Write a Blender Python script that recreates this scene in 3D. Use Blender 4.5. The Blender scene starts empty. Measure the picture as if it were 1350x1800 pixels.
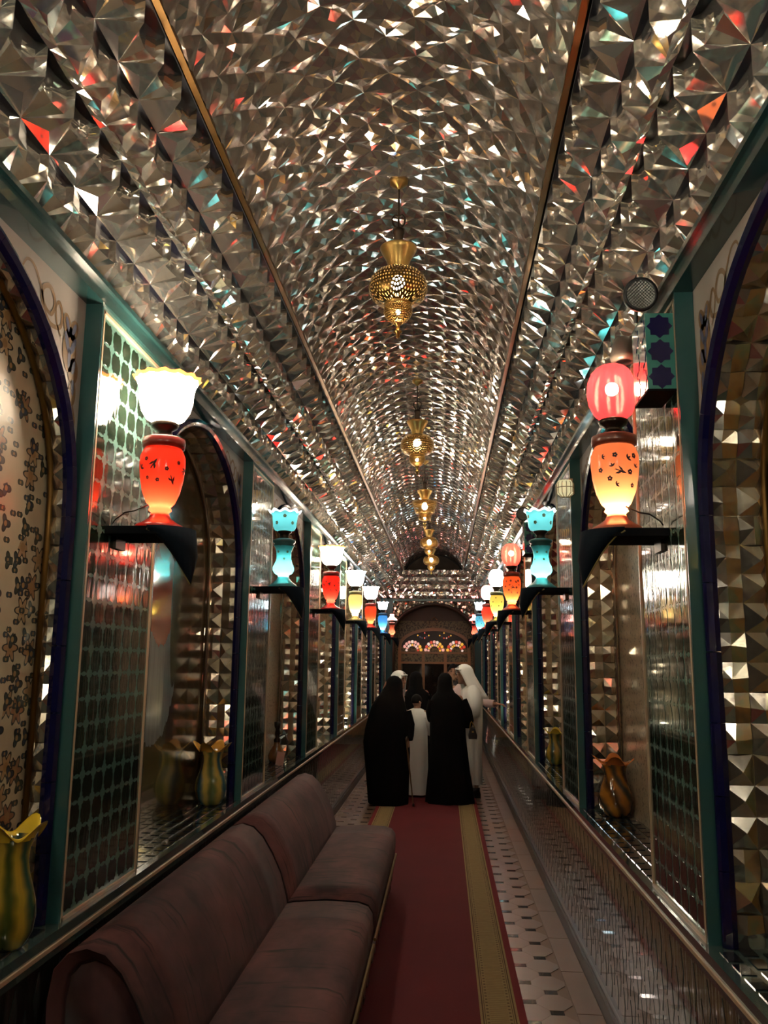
import bpy, bmesh, math, random
from mathutils import Vector, Matrix, Euler
random.seed(7)
PI = math.pi
SC = bpy.context.scene
COL = SC.collection
sin, cos, pi = math.sin, math.cos, math.pi

# ---------------------------------------------------------------- camera
EYE = 1.75
cam_d = bpy.data.cameras.new('camera')
cam = bpy.data.objects.new('camera', cam_d)
COL.objects.link(cam)
cam_d.sensor_fit = 'VERTICAL'
cam_d.sensor_height = 24.0
cam_d.lens = 24.0 * 1483.76 / 1800.0
cam_d.clip_start = 0.05
cam.rotation_mode = 'XYZ'
_R = Matrix.Rotation(math.radians(4.074), 4, 'Z') @ Matrix.Rotation(math.radians(90 + 10.03), 4, 'X') @ Matrix.Rotation(math.radians(0.5915), 4, 'Z')
cam.matrix_world = Matrix.Translation((0, 0, EYE)) @ _R
SC.camera = cam

# ---------------------------------------------------------------- world, exposure
w = bpy.data.worlds.new('world'); SC.world = w
w.use_nodes = True
w.node_tree.nodes['Background'].inputs[0].default_value = (0.9, 0.75, 0.6, 1)
w.node_tree.nodes['Background'].inputs[1].default_value = 0.02
SC.view_settings.view_transform = 'Standard'
SC.view_settings.look = 'None'
SC.view_settings.gamma = 1.0
SC.view_settings.use_curve_mapping = False
SC.view_settings.exposure = 1.45
SC.cycles.use_denoising = True
SC.cycles.use_adaptive_sampling = True
SC.cycles.adaptive_threshold = .025
SC.cycles.max_bounces = 9
SC.cycles.diffuse_bounces = 3
SC.cycles.glossy_bounces = 7
SC.cycles.transmission_bounces = 6
SC.cycles.transparent_max_bounces = 12
SC.cycles.sample_clamp_indirect = 6.0
SC.cycles.blur_glossy = 0.6
SC.cycles.caustics_reflective = True
SC.cycles.caustics_refractive = False

# ---------------------------------------------------------------- helpers
def link(o, parent=None):
    COL.objects.link(o)
    if parent is not None:
        o.parent = parent
    return o

def mesh(name, verts, faces, mats=(), idx=None, smooth=False, uvs=None):
    me = bpy.data.meshes.new(name)
    me.from_pydata([tuple(v) for v in verts], [], faces)
    for m in (mats if isinstance(mats, (list, tuple)) else [mats]):
        me.materials.append(m)
    if idx:
        me.polygons.foreach_set('material_index', idx)
    if smooth:
        me.polygons.foreach_set('use_smooth', [True] * len(faces))
    if uvs:
        l = me.uv_layers.new(name='uv')
        for p in me.polygons:
            for li, vi in zip(p.loop_indices, p.vertices):
                l.data[li].uv = uvs[vi]
    me.update()
    return me

def obj(name, vf, mats, parent=None, smooth=False, loc=None, idx=None, kind=None, uvs=None, label=None):
    o = bpy.data.objects.new(name, mesh(name, vf[0], vf[1], mats, idx, smooth, uvs))
    link(o, parent)
    if loc is not None:
        o.location = loc
    if kind:
        o['kind'] = kind
    if label:
        o['label'] = label
    return o

def inst(name, me, M, parent=None):
    o = bpy.data.objects.new(name, me)
    link(o, parent)
    o.matrix_local = M
    return o

def tag(o, label, cat, group=None, kind=None):
    o['label'] = label; o['category'] = cat
    if group: o['group'] = group
    if kind: o['kind'] = kind
    return o

def thing(name, label, cat, loc=(0, 0, 0), group=None, kind=None, rz=0):
    o = bpy.data.objects.new(name, None)
    link(o); o.location = loc; o.rotation_euler = (0, 0, rz)
    o.empty_display_size = 0.1
    return tag(o, label, cat, group, kind)

def copy_tree(o, parent=None):
    c = o.copy(); COL.objects.link(c); c.parent = parent
    for ch in o.children:
        copy_tree(ch, c)
    return c

class B:
    """collects shapes of ONE mesh"""
    def __init__(s): s.v = []; s.f = []; s.m = []
    def add(s, v, f, m=0):
        k = len(s.v); s.v += [tuple(p) for p in v]
        s.f += [tuple(i + k for i in q) for q in f]; s.m += [m] * len(f)
        return s
    def box(s, a, b, m=0):
        x0, y0, z0 = a; x1, y1, z1 = b
        return s.add([(x0,y0,z0),(x1,y0,z0),(x1,y1,z0),(x0,y1,z0),(x0,y0,z1),(x1,y0,z1),(x1,y1,z1),(x0,y1,z1)],
                     [(0,3,2,1),(4,5,6,7),(0,1,5,4),(1,2,6,5),(2,3,7,6),(3,0,4,7)], m)
    def lathe(s, prof, n=24, c=(0,0,0), m=0, ruf=None, sx=1, sy=1):
        v = []; f = []
        for i, (r, z) in enumerate(prof):
            for k in range(n):
                a = 2*pi*k/n
                rr = r; zz = z
                if ruf: rr, zz = ruf(i, a, r, z)
                v.append((c[0]+rr*cos(a)*sx, c[1]+rr*sin(a)*sy, c[2]+zz))
        for i in range(len(prof)-1):
            for k in range(n):
                k2 = (k+1) % n
                f.append((i*n+k, i*n+k2, (i+1)*n+k2, (i+1)*n+k))
        return s.add(v, f, m)
    def tube(s, path, rad, n=8, m=0, cap=True):
        P = [Vector(p) for p in path]
        R = rad if isinstance(rad, (list, tuple)) else [rad]*len(P)
        v = []; f = []
        up = None
        for i, p in enumerate(P):
            t = (P[min(i+1, len(P)-1)] - P[max(i-1, 0)])
            t = t.normalized() if t.length > 1e-9 else Vector((0,0,1))
            if up is None:
                up = Vector((0,0,1)) if abs(t.z) < .9 else Vector((1,0,0))
            a = t.cross(up)
            if a.length < 1e-6: a = t.cross(Vector((0.3,1,0.1)))
            a.normalize(); b = a.cross(t).normalized(); up = b
            for k in range(n):
                q = 2*pi*k/n
                v.append(p + (a*cos(q) + b*sin(q))*R[i])
        for i in range(len(P)-1):
            for k in range(n):
                k2 = (k+1) % n
                f.append((i*n+k, i*n+k2, (i+1)*n+k2, (i+1)*n+k))
        if cap:
            f.append(tuple(range(n-1, -1, -1))); f.append(tuple((len(P)-1)*n+k for k in range(n)))
        return s.add(v, f, m)
    def ball(s, c, r, n=12, m=0, sc=(1,1,1)):
        pr = [(r*sin(pi*i/n) if 0 < i < n else 1e-4, -r*cos(pi*i/n)) for i in range(n+1)]
        v = []; f = []
        for i, (rr, z) in enumerate(pr):
            for k in range(n):
                a = 2*pi*k/n
                v.append((c[0]+rr*cos(a)*sc[0], c[1]+rr*sin(a)*sc[1], c[2]+z*sc[2]))
        for i in range(n):
            for k in range(n):
                k2 = (k+1) % n
                f.append((i*n+k, i*n+k2, (i+1)*n+k2, (i+1)*n+k))
        return s.add(v, f, m)
    def obj(s, name, mats, parent=None, smooth=False, loc=None, kind=None, label=None, uvs=None):
        return obj(name, (s.v, s.f), mats, parent, smooth, loc, s.m, kind, uvs, label)

def prism(poly, z0, z1):
    """2-D polygon (x,y) extruded from z0 to z1"""
    n = len(poly)
    v = [(x, y, z0) for x, y in poly] + [(x, y, z1) for x, y in poly]
    f = [tuple(range(n-1, -1, -1)), tuple(range(n, 2*n))] + [(i, (i+1) % n, n+(i+1) % n, n+i) for i in range(n)]
    return v, f

# ---------------------------------------------------------------- materials
MATS = {}
class NT:
    def __init__(s, m):
        s.nt = m.node_tree; s.N = s.nt.nodes; s.L = s.nt.links
    def n(s, t, **kw):
        x = s.N.new(t)
        for k, v in kw.items(): setattr(x, k, v)
        return x
    def set(s, sock, v):
        if hasattr(v, 'is_linked') or isinstance(v, bpy.types.NodeSocket): s.L.new(v, sock)
        else: sock.default_value = v
    def math(s, op, a, b=None, c=None, clamp=False):
        x = s.n('ShaderNodeMath', operation=op); x.use_clamp = clamp
        for i, q in enumerate((a, b, c)):
            if q is not None: s.set(x.inputs[i], q)
        return x.outputs[0]
    def mix(s, f, a, b):
        x = s.n('ShaderNodeMix', data_type='RGBA')
        s.set(x.inputs[0], f)
        for i, q in ((6, a), (7, b)):
            if isinstance(q, (tuple, list)): q = tuple(q)[:3] + (1,)
            s.set(x.inputs[i], q)
        return x.outputs[2]
    def ramp(s, f, stops, interp='LINEAR'):
        x = s.n('ShaderNodeValToRGB'); x.color_ramp.interpolation = interp
        e = x.color_ramp.elements
        while len(e) < len(stops): e.new(.5)
        for q, (p, c) in zip(e, stops):
            q.position = p; q.color = tuple(c)[:3] + (1,)
        s.set(x.inputs[0], f)
        return x.outputs[0]
    def noise(s, vec, scale, detail=3, rough=.5, col=False):
        x = s.n('ShaderNodeTexNoise'); s.set(x.inputs['Vector'], vec)
        x.inputs['Scale'].default_value = scale; x.inputs['Detail'].default_value = detail; x.inputs['Roughness'].default_value = rough
        return x.outputs[1 if col else 0]
    def map(s, vec, scale=(1,1,1), loc=(0,0,0), rot=(0,0,0)):
        x = s.n('ShaderNodeMapping'); s.set(x.inputs[0], vec)
        x.inputs['Scale'].default_value = scale; x.inputs['Location'].default_value = loc; x.inputs['Rotation'].default_value = rot
        return x.outputs[0]
    def sep(s, vec):
        x = s.n('ShaderNodeSeparateXYZ'); s.set(x.inputs[0], vec); return x.outputs
    def bump(s, h, strength=.3, dist=.01):
        x = s.n('ShaderNodeBump'); x.inputs['Strength'].default_value = strength; x.inputs['Distance'].default_value = dist
        s.set(x.inputs['Height'], h); return x.outputs[0]
    @property
    def obj(s): return s.n('ShaderNodeTexCoord').outputs['Object']
    @property
    def geo(s): return s.n('ShaderNodeNewGeometry').outputs['Position']
    @property
    def uv(s): return s.n('ShaderNodeTexCoord').outputs['UV']

def mat(name, base=(.5,.5,.5), rough=.5, metal=0., coat=0., spec=None, fn=None, emis=None, es=0., sheen=0., trans=0., ior=None):
    m = bpy.data.materials.new(name); m.use_nodes = True
    t = NT(m); b = t.N['Principled BSDF']
    b.inputs['Base Color'].default_value = tuple(base)+(1,)
    b.inputs['Roughness'].default_value = rough
    b.inputs['Metallic'].default_value = metal
    b.inputs['Coat Weight'].default_value = coat
    b.inputs['Coat Roughness'].default_value = .04
    if spec is not None: b.inputs['Specular IOR Level'].default_value = spec
    if ior: b.inputs['IOR'].default_value = ior
    if sheen:
        b.inputs['Sheen Weight'].default_value = sheen; b.inputs['Sheen Roughness'].default_value = .35
    if trans: b.inputs['Transmission Weight'].default_value = trans
    if emis:
        b.inputs['Emission Color'].default_value = tuple(emis)+(1,); b.inputs['Emission Strength'].default_value = es
    if fn: fn(t, b)
    m.diffuse_color = tuple(base)+(1,)
    MATS[name] = m
    return m

def mirror_fn(tint, rough, spread=.25, bump=0.):
    def fn(t, b):
        r = t.noise(t.geo, 9., 2)
        c = t.mix(r, tuple(x*(1-spread) for x in tint), tint)
        b_ = t.N['Principled BSDF']
        t.L.new(c, b_.inputs['Base Color'])
        n2 = t.noise(t.geo, 60., 3)
        t.L.new(t.math('MULTIPLY_ADD', n2, rough, rough*.4), b_.inputs['Roughness'])
        if bump: t.L.new(t.bump(t.noise(t.geo, 22., 2), bump, .004), b_.inputs['Normal'])
    return fn
M_MIR = mat('mirror_glass', (.9,.85,.76), .1, .89, fn=mirror_fn((.97,.955,.90), .055, .08))
M_MIR2 = mat('mirror_glass_aged', (.7,.6,.5), .12, .94, fn=mirror_fn((.86,.78,.64), .14))
M_MIRD = mat('mirror_glass_vault', (.7,.62,.55), .12, .86, fn=mirror_fn((.62,.57,.52), .10))
M_SOFF = mat('soffit_reflected_dark', (.006,.007,.018), .25)  # navy colour stands in for the darkness the soffits reflect
M_BACK = mat('dark_mortar', (.02,.016,.013), .8)
M_GOLD = mat('brass', (.55,.36,.12), .3, 1.)
M_OLDGOLD = mat('aged_gilt', (.15,.075,.015), .4, .75)
M_TEAL = mat('teal_glaze', (.030,.10,.10), .22, coat=.4)
M_TEALD = mat('teal_dark_glaze', (.022,.07,.07), .2, coat=.5)
M_BLUE = mat('cobalt_glaze', (.004,.005,.045), .18, coat=.6)
M_CREAM = mat('cream_bead', (.50,.36,.24), .4)
def streak(t, b):
    v = t.map(t.geo, (1, 30, 5))
    t.L.new(t.bump(t.noise(v, 1.2, 2), .35, .004), b.inputs['Normal'])
M_STAR = mat('dark_star_glaze', (.010,.022,.013), .08, coat=.6, spec=.6, fn=streak)
M_LATT = mat('lattice_glaze', (.10,.21,.18), .16, coat=.5, spec=.5, fn=streak)
def dado_fn(t, b):
    v = t.map(t.geo, (1, 45, 3))
    t.L.new(t.bump(t.noise(v, 1., 2), .5, .006), b.inputs['Normal'])
M_DADO = mat('dado_glaze', (.010,.006,.005), .06, coat=.7, spec=.6, fn=dado_fn)
M_DADOG = mat('dado_green_glaze', (.008,.014,.010), .07, coat=1., spec=.8, fn=dado_fn)
M_RHOMB = mat('rhomb_glaze', (.05,.065,.065), .08, coat=.7, spec=.6, fn=dado_fn)
def plaster(t, b):
    n = t.noise(t.geo, 6, 4)
    t.L.new(t.mix(n, (.34,.30,.27), (.46,.42,.38)), b.inputs['Base Color'])
M_SPAN = mat('painted_plaster', (.42,.38,.34), .55, fn=plaster)
M_SCROLL = mat('scroll_paint', (.22,.13,.055), .55)
M_PETAL = mat('palmette_paint', (.09,.10,.17), .55)
M_DWOOD = mat('dark_brown_board', (.035,.02,.011), .5)
def blotch(t, b):
    n = t.noise(t.geo, 5, 4, .6)
    t.L.new(t.mix(n, (.16,.095,.062), (.23,.14,.092)), b.inputs['Base Color'])
M_STONE = mat('floor_stone', (.3,.19,.13), .32, fn=blotch)
M_STONE2 = mat('floor_stone_border', (.33,.2,.12), .35, fn=blotch)
M_INS = mat('floor_insert', (.02,.014,.012), .15, coat=.5)
M_JOINT = mat('floor_joint', (.19,.12,.085), .6)
M_SKIRT = mat('skirting_stone', (.018,.016,.013), .3)
M_LEDGE = mat('ledge_glaze', (.06,.10,.095), .12, coat=.8)
M_LTILE = mat('ledge_dark_tile', (.012,.014,.02), .12, coat=.8)

# ---------------------------------------------------------------- dimensions
XL, XR = -1.29, 0.84            # pier faces
XC = (XL + XR) / 2
Y0, Y1 = -4.3, 19.2             # corridor ends
ZLEDGE, ZCOR0, ZCOR1, ZT = .875, 3.075, 3.15, 3.79
HALF_T = .67
VR = .745; VZ = 4.21 - VR
PIERS = [-1.86, .72, 3.30, 5.87, 8.42, 10.8, 13.1, 15.75, 18.6]
PW = .355                       # half width of a pier
NW = -.06                       # wall plane behind the pier face
SIDES = {'left': (XL, 1), 'right': (XR, -1)}
def W(side, n, y, z):
    x0, s = SIDES[side]
    return (x0 + s*n, y, z)
def wbox(b, side, n0, n1, y0, y1, z0, z1, m=0):
    xa, xb = sorted((W(side, n0, 0, 0)[0], W(side, n1, 0, 0)[0]))
    return b.box((xa, y0, z0), (xb, y1, z1), m)
def frame(side, n, y, z):
    """local x = along corridor, local y = up, local z = out of the wall"""
    x0, s = SIDES[side]
    return Matrix(((0, 0, s, x0+s*n), (1 if s > 0 else -1, 0, 0, y), (0, 1, 0, z), (0, 0, 0, 1)))

# ================================================================ FLOOR
fl = B().box((XL-.35, Y0, -.1), (XR+.35, Y1+1.6, 0.0)).obj('floor', M_JOINT)
tag(fl, 'beige stone corridor floor with small dark inserts beside the red runner', 'floor', kind='structure')
# stones: elongated octagons + dark inserts between them, on both sides of the runner
PX, PYY = .128, .27
def octo(hx, hy, cx, cy, z0, z1):
    p = [(-hx, -hy+cy), (-hx+cx, -hy), (hx-cx, -hy), (hx, -hy+cy), (hx, hy-cy), (hx-cx, hy), (-hx+cx, hy), (-hx, hy-cy)]
    return prism(p, z0, z1)
me_stone = mesh('stone', *octo(.090, .105, .054, .075, -.004, .004), [M_STONE])
me_ins = mesh('insert', *prism([(-.034,-.026),(.034,-.026),(.034,.026),(-.034,.026)], -.004, .0045), [M_INS])
rest = B()
for side_cols, y_from, y_to in (((.445, .573), 4.3, 12.6), ((-.88, -1.008, -1.136), 6.2, 12.6)):
    for ci, cx in enumerate(side_cols):
        y = y_from + (ci % 2)*PYY/2
        while y < 19:
            if y < y_to:
                inst('insert', me_ins, Matrix.Translation((cx, y, 0)), fl)
                if True:
                    inst('stone', me_stone, Matrix.Translation((cx, y+PYY/2, 0)), fl)
            else:
                rest.add(*[[(a+cx, b+y, c) for a, b, c in prism([(-.034,-.026),(.034,-.026),(.034,.026),(-.034,.026)], -.004, .0045)[0]], prism([(0,0)]*4, 0, 0)[1]], 0)
            y += PYY
rest.obj('inserts', M_INS, fl, kind='stuff')
for xa, xb in ((.668, .80), (-1.25, -1.231)):
    y = Y0
    while y < 19:
        B().box((xa+.003, y+.003, -.004), (xb-.003, min(y+.6, 19.2)-.003, .004)).obj('border_slab', M_STONE2, fl)
        y += .6
for side in SIDES:
    bb = B()
    wbox(bb, side, -.05, .04, Y0, Y1, 0, .085)
    wbox(bb, side, -.05, .028, Y0, Y1, .085, .1)
    o = bb.obj('baseboard_'+side, M_SKIRT)
    tag(o, 'dark stone skirting along the %s wall' % side, 'baseboard', kind='structure')

# ================================================================ WALLS
def star8(r, r2=None):
    r2 = r2 or r*.765
    return [((r if k % 2 == 0 else r2)*cos(2*pi*k/16), (r if k % 2 == 0 else r2)*sin(2*pi*k/16)) for k in range(16)]
def scallop(hx, hy):
    # upright star tile with notched corners
    q = [(1,.30),(.86,.46),(.90,.70),(.66,.80),(.55,1),(.2,.88)]
    p = [(x*hx, y*hy) for x, y in q]
    out = p + [(-x, y) for x, y in reversed(p)] + [(-x, -y) for x, y in p] + [(x, -y) for x, y in reversed(p)]
    return out
PITY, PITZ = .1, .0875
me_star = mesh('star_tile', *prism(scallop(.042, .0415), -.004, .0012), [M_STAR])
def arch_curve(ya, yb, zs=2.25, rise=.80, n=15):
    """points of the arch from the near spring to the far spring"""
    c, hw = (ya+yb)/2, (yb-ya)/2
    P = []
    for i in range(2*n+1):
        a = -1 + i/n
        t = abs(a)
        ang = t*pi/2
        tt = sin(ang)               # denser near the springs
        tt = tt if a >= 0 else -tt
        zz = zs + rise*(max(0, 1-abs(tt)**2.0)**.46)*.965 + rise*.035*(1-abs(tt))
        P.append((c+tt*hw, zz))
    return P
# mirror tiles of the niche sides
def pyr(h, s=.049, cut=True, jit=0):
    r = random.Random(int(h*1e4)+jit)
    ax, ay = r.uniform(-.012, .012), r.uniform(-.012, .012)
    v = [(-s,-s,0),(s,-s,0),(s,s,0),(-s,s,0),(ax,ay,h)]
    f = [(0,1,4),(1,2,4),(2,3,4),(3,0,4)]
    if cut:
        v += [(0,-s,h*.42),(s,0,h*.42),(0,s,h*.42),(-s,0,h*.42)]
        f = [(0,5,4),(5,1,4),(1,6,4),(6,2,4),(2,7,4),(7,3,4),(3,8,4),(8,0,4)]
    return v, f
me_pyr = [mesh('mirror_tile', *pyr(.022, cut=False, jit=1), [M_MIR2]), mesh('mirror_tile', *pyr(.02, cut=True, jit=2), [M_MIR2]),
          mesh('mirror_tile', *pyr(.019, cut=False, jit=5), [M_MIR2]), mesh('mirror_tile', *pyr(.024, cut=True, jit=9), [M_MIR2])]

def floral_fn(ground, cols, sc):
    def fn(t, b):
        g = t.sep(t.geo)
        x = t.n('ShaderNodeCombineXYZ'); t.L.new(g[1], x.inputs[0]); t.L.new(g[2], x.inputs[1])
        cxy = x.outputs[0]
        out = None
        layers = [(sc*1.25, .42, 6, cols[0], cols[1], (0,0,0)), (sc*1.7, .34, 3, cols[2], cols[3], (3.3,1.7,0)), (sc*2.6, .30, 2, cols[3], cols[2], (7.1,5.2,0))]
        for s_, rad, pet, c1, c2, off in layers:
            m = t.map(cxy, (1,1,1), off)
            v = t.n('ShaderNodeTexVoronoi', voronoi_dimensions='2D'); t.L.new(m, v.inputs['Vector']); v.inputs['Scale'].default_value = s_
            d = t.n('ShaderNodeVectorMath', operation='SUBTRACT'); 
            sc_ = t.n('ShaderNodeVectorMath', operation='SCALE'); t.L.new(m, sc_.inputs[0]); sc_.inputs['Scale'].default_value = 1
            t.L.new(m, d.inputs[0]); t.L.new(v.outputs['Position'], d.inputs[1])
            q = t.sep(d.outputs[0])
            an = t.math('ARCTAN2', q[1], q[0])
            cs = t.math('COSINE', t.math('MULTIPLY', an, float(pet)))
            rr = t.math('MULTIPLY', v.outputs['Distance'], 1.0)
            lim = t.math('MULTIPLY_ADD', cs, .09, rad*.75)
            inside = t.math('LESS_THAN', rr, lim)
            hole = t.math('LESS_THAN', rr, rad*.28)
            edge = t.math('GREATER_THAN', rr, t.math('SUBTRACT', lim, .07))
            base = t.mix(t.sep(v.outputs['Color'])[0], c1, c2)
            colr = t.mix(edge, base, (.02,.025,.02))
            colr = t.mix(hole, colr, (.35,.2,.08))
            keep = t.math('GREATER_THAN', t.sep(v.outputs['Color'])[1], .25)
            f = t.math('MULTIPLY', inside, keep)
            out = t.mix(f, out if out is not None else t.mix(t.noise(t.geo, 14, 3), ground, tuple(k*1.25 for k in ground)), colr)
        t.L.new(out, b.inputs['Base Color'])
    return fn
M_FLORAL = mat('floral_panel', (.4,.34,.24), .45, coat=.05, fn=floral_fn((.46,.38,.26), [(.30,.13,.06),(.45,.3,.16),(.03,.05,.09),(.04,.055,.03)], 6.))
def fig_fn(t, b):
    g = t.sep(t.geo); y, z = g[1], g[2]
    nz = t.noise(t.map(t.geo, (1, 6, 1.2)), 3., 4, .6)
    def blob(yc, zc, ry, rz, wob=.35):
        a = t.math('DIVIDE', t.math('SUBTRACT', y, yc), ry); c = t.math('DIVIDE', t.math('SUBTRACT', z, zc), rz)
        r = t.math('ADD', t.math('MULTIPLY', a, a), t.math('MULTIPLY', c, c))
        return t.math('LESS_THAN', t.math('ADD', r, t.math('MULTIPLY_ADD', nz, wob*2, -wob)), 1.0)
    gr = t.mix(nz, (.05,.03,.012), (.12,.075,.03))
    col = t.mix(blob(4.45, 1.15, .5, .2), gr, (.13,.10,.03))
    robe = t.mix(t.noise(t.map(t.geo, (1, 40, 1)), 1., 2), (.16,.20,.22), (.36,.40,.40))
    col = t.mix(blob(4.55, 1.72, .34, .42), col, robe)
    col = t.mix(blob(4.6, 2.12, .22, .3), col, (.40,.09,.04))
    col = t.mix(blob(4.85, 2.1, .09, .5, .2), col, (.12,.13,.07))
    col = t.mix(blob(4.6, 2.42, .12, .13, .1), col, (.34,.22,.13))
    t.L.new(col, b.inputs['Base Color'])
M_FIGURE = mat('painted_figure_panel', (.15,.12,.08), .2, coat=.7, spec=.5, fn=fig_fn)
def colourful(t, b):
    n = t.noise(t.map(t.geo, (1,1,1)), 4.5, 4, .7, col=True)
    h = t.sep(n)
    c = t.ramp(h[0], [(.3,(.05,.03,.01)),(.45,(.22,.11,.02)),(.55,(.10,.12,.05)),(.68,(.25,.2,.1))])
    t.L.new(c, b.inputs['Base Color'])
M_COLPANEL = mat('ochre_painted_panel', (.2,.13,.04), .2, coat=.8, fn=colourful)
def speck(t, b):
    n = t.noise(t.geo, 45, 3, .7)
    t.L.new(t.ramp(n, [(.36,(.02,.02,.03)),(.44,(.42,.33,.22)),(1,(.5,.4,.28))]), b.inputs['Base Color'])
M_SPECK = mat('speckled_panel', (.4,.32,.22), .35, coat=.3, fn=speck)

FAR_PARTS = 4     # bays nearer than this get their pieces one by one
for side in SIDES:
    s = SIDES[side][1]
    wl = B()
    wbox(wl, side, -.42, -.34, Y0, Y1, 0, 4.6)
    wall = wl.obj('wall_'+side, M_DWOOD)
    tag(wall, 'corridor wall on the %s with tiled piers, mirrored arched niches and glossy dado' % side, 'wall', kind='structure')
    # dado
    da = B(); wbox(da, side, -.05, .012, Y0, Y1, 0, .80)
    da.obj('dado', M_DADO if side == 'right' else M_DADOG, wall)
    hr, hz = .026, .075
    me_r = mesh('rhomb_tile', *prism([(hr,0),(0,hz),(-hr,0),(0,-hz)], -.003, .0012), [M_RHOMB])
    far = B(); cnt = 0
    y = 2.2
    k = 0
    while y < 18.9:
        for j in range(4):
            z = .2 + j*.165 + (k % 2)*.0825
            if z > .72: continue
            vis = (side == 'right' and 3.4 < y < 8.0) or (side == 'left' and y < 4.2)
            if vis and cnt < 300:
                inst('rhomb_tile', me_r, frame(side, .012, y, z), wall); cnt += 1
            else:
                v, f = prism([(hr,0),(0,hz),(-hr,0),(0,-hz)], -.003, .0012)
                Mf = frame(side, .012, y, z)
                far.add([Mf @ Vector(q) for q in v], f)
        y += .075; k += 1
    far.obj('rhomb_tiles', M_RHOMB, wall, kind='stuff')
    # ledge
    led = B(); wbox(led, side, -.34, .03, Y0, Y1, .80, ZLEDGE)
    led = led.obj('ledge', M_LEDGE, wall)
    bd = B(); wbox(bd, side, .02, .037, Y0, Y1, .826, .839); bd.obj('bead', M_CREAM, led)
    # cornice
    cor = B(); wbox(cor, side, -.10, .014, Y0, Y1, ZCOR0, ZCOR1-.02); wbox(cor, side, -.10, .03, Y0, Y1, ZCOR1-.02, ZCOR1)
    cor.obj('cornice', M_TEALD, wall)
    # piers
    for pi_, c in enumerate(PIERS):
        pb = B(); wbox(pb, side, -.33, 0, c-PW, c+PW, ZLEDGE, ZCOR0)
        pier = pb.obj('pier', M_LATT, wall)
        fr = B()
        for ya in (c-PW-.012, c+PW):
            wbox(fr, side, -.075, .006, ya, ya+.012, ZLEDGE, ZCOR0)
        fr.obj('pier_frame', M_TEAL, pier)
        bb = B()
        for ya in (c-PW+.002, c+PW-.012): wbox(bb, side, -.002, .008, ya, ya+.010, ZLEDGE, ZCOR0-.02)
        wbox(bb, side, -.002, .008, c-PW, c+PW, ZLEDGE, ZLEDGE+.012); wbox(bb, side, -.002, .008, c-PW, c+PW, ZCOR0-.032, ZCOR0-.02)
        bb.obj('bead', M_CREAM, pier)
        far = B()
        for i in range(7):
            for j in range(24):
                Mf = frame(side, 0, c + (i-3)*PITY*.98, ZLEDGE+.065 + j*PITZ*1.015)
                if 2 <= pi_ <= 3:
                    inst('star_tile', me_star, Mf, pier)
                else:
                    v, f = prism(scallop(.042, .0415), -.004, .0012)
                    far.add([Mf @ Vector(q) for q in v], f)
        if far.v: far.obj('star_tiles', M_STAR, pier, kind='stuff')
    # niches
    for ni in range(len(PIERS)):
        ya = PIERS[ni] + PW
        yb = (PIERS[ni+1] - PW) if ni+1 < len(PIERS) else Y1
        if ni == len(PIERS)-1: continue
        pier_i = ni; ni = ni - 1
        depth = .26 if not (side == 'left' and ni == 0) else .135
        nb = -.06 - depth + .06
        arch = arch_curve(ya+.03, yb-.03)
        # spandrel: strip between arch and cornice, plus its intrados return
        sp = B()
        v = []; f = []
        for (y, z) in arch:
            v.append(W(side, NW, y, z)); v.append(W(side, NW, y, ZCOR0))
        for i in range(len(arch)-1): f.append((2*i, 2*i+2, 2*i+3, 2*i+1))
        sp.add(v, f)
        wbox(sp, side, NW-.01, NW, ya, ya+.03, ZLEDGE, ZCOR0); wbox(sp, side, NW-.01, NW, yb-.03, yb, ZLEDGE, ZCOR0)
        spd = sp.obj('spandrel', M_SPAN, wall)
        # niche shell: jambs, soffit, back
        path = [(ya+.03, ZLEDGE), ] + arch + [(yb-.03, ZLEDGE)]
        sh = B(); v = []; f = []
        for (y, z) in path:
            v.append(W(side, NW, y, z)); v.append(W(side, nb-.005, y, z))
        for i in range(len(path)-1): f.append((2*i, 2*i+2, 2*i+3, 2*i+1))
        sh.add(v, f, 0)
        k = len(path)
        sh.add([W(side, nb-.004, y, z) for y, z in path], [tuple(range(k))], 1)
        bm_ = M_FLORAL if (side == 'left' and ni == 0) else M_FIGURE if (side == 'left' and ni == 1) else M_COLPANEL if (side == 'right' and ni == 0) else M_SPECK
        niche = sh.obj('niche', [M_MIR2, bm_], wall)
        # gilt bead where side meets back
        gp = [Vector(W(side, nb+.012, y + (.014 if y < (ya+yb)/2 else -.014), z-.01)) for y, z in path]
        B().tube(gp, .012, 6).obj('gilt_bead', M_OLDGOLD if ni == 0 else M_MIR2, niche, smooth=True)
        # mirror tiles on jambs and soffit
        cols = 2 if depth > .2 else 1
        far = B(); tl = .098
        segs = []
        nrow = int((2.25-ZLEDGE)/tl)
        for j in range(nrow):
            z = ZLEDGE + .05 + j*tl
            segs.append(((ya+.03, z), (0, 1), (1, 0)))
            segs.append(((yb-.03, z), (0, 1), (-1, 0)))
        Ltot = sum((Vector(arch[i+1])-Vector(arch[i])).length for i in range(len(arch)-1)); ta = Ltot/round(Ltot/tl)
        acc = 0; need = ta/2
        for i in range(len(arch)-1):
            a, b_ = Vector(arch[i]), Vector(arch[i+1]); L = (b_-a).length
            while acc + L >= need:
                q = a.lerp(b_, (need-acc)/L); tdir = (b_-a).normalized()
                segs.append(((q.x, q.y), (tdir.x, tdir.y), (tdir.y, -tdir.x)))
                need += ta
            acc += L
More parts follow.
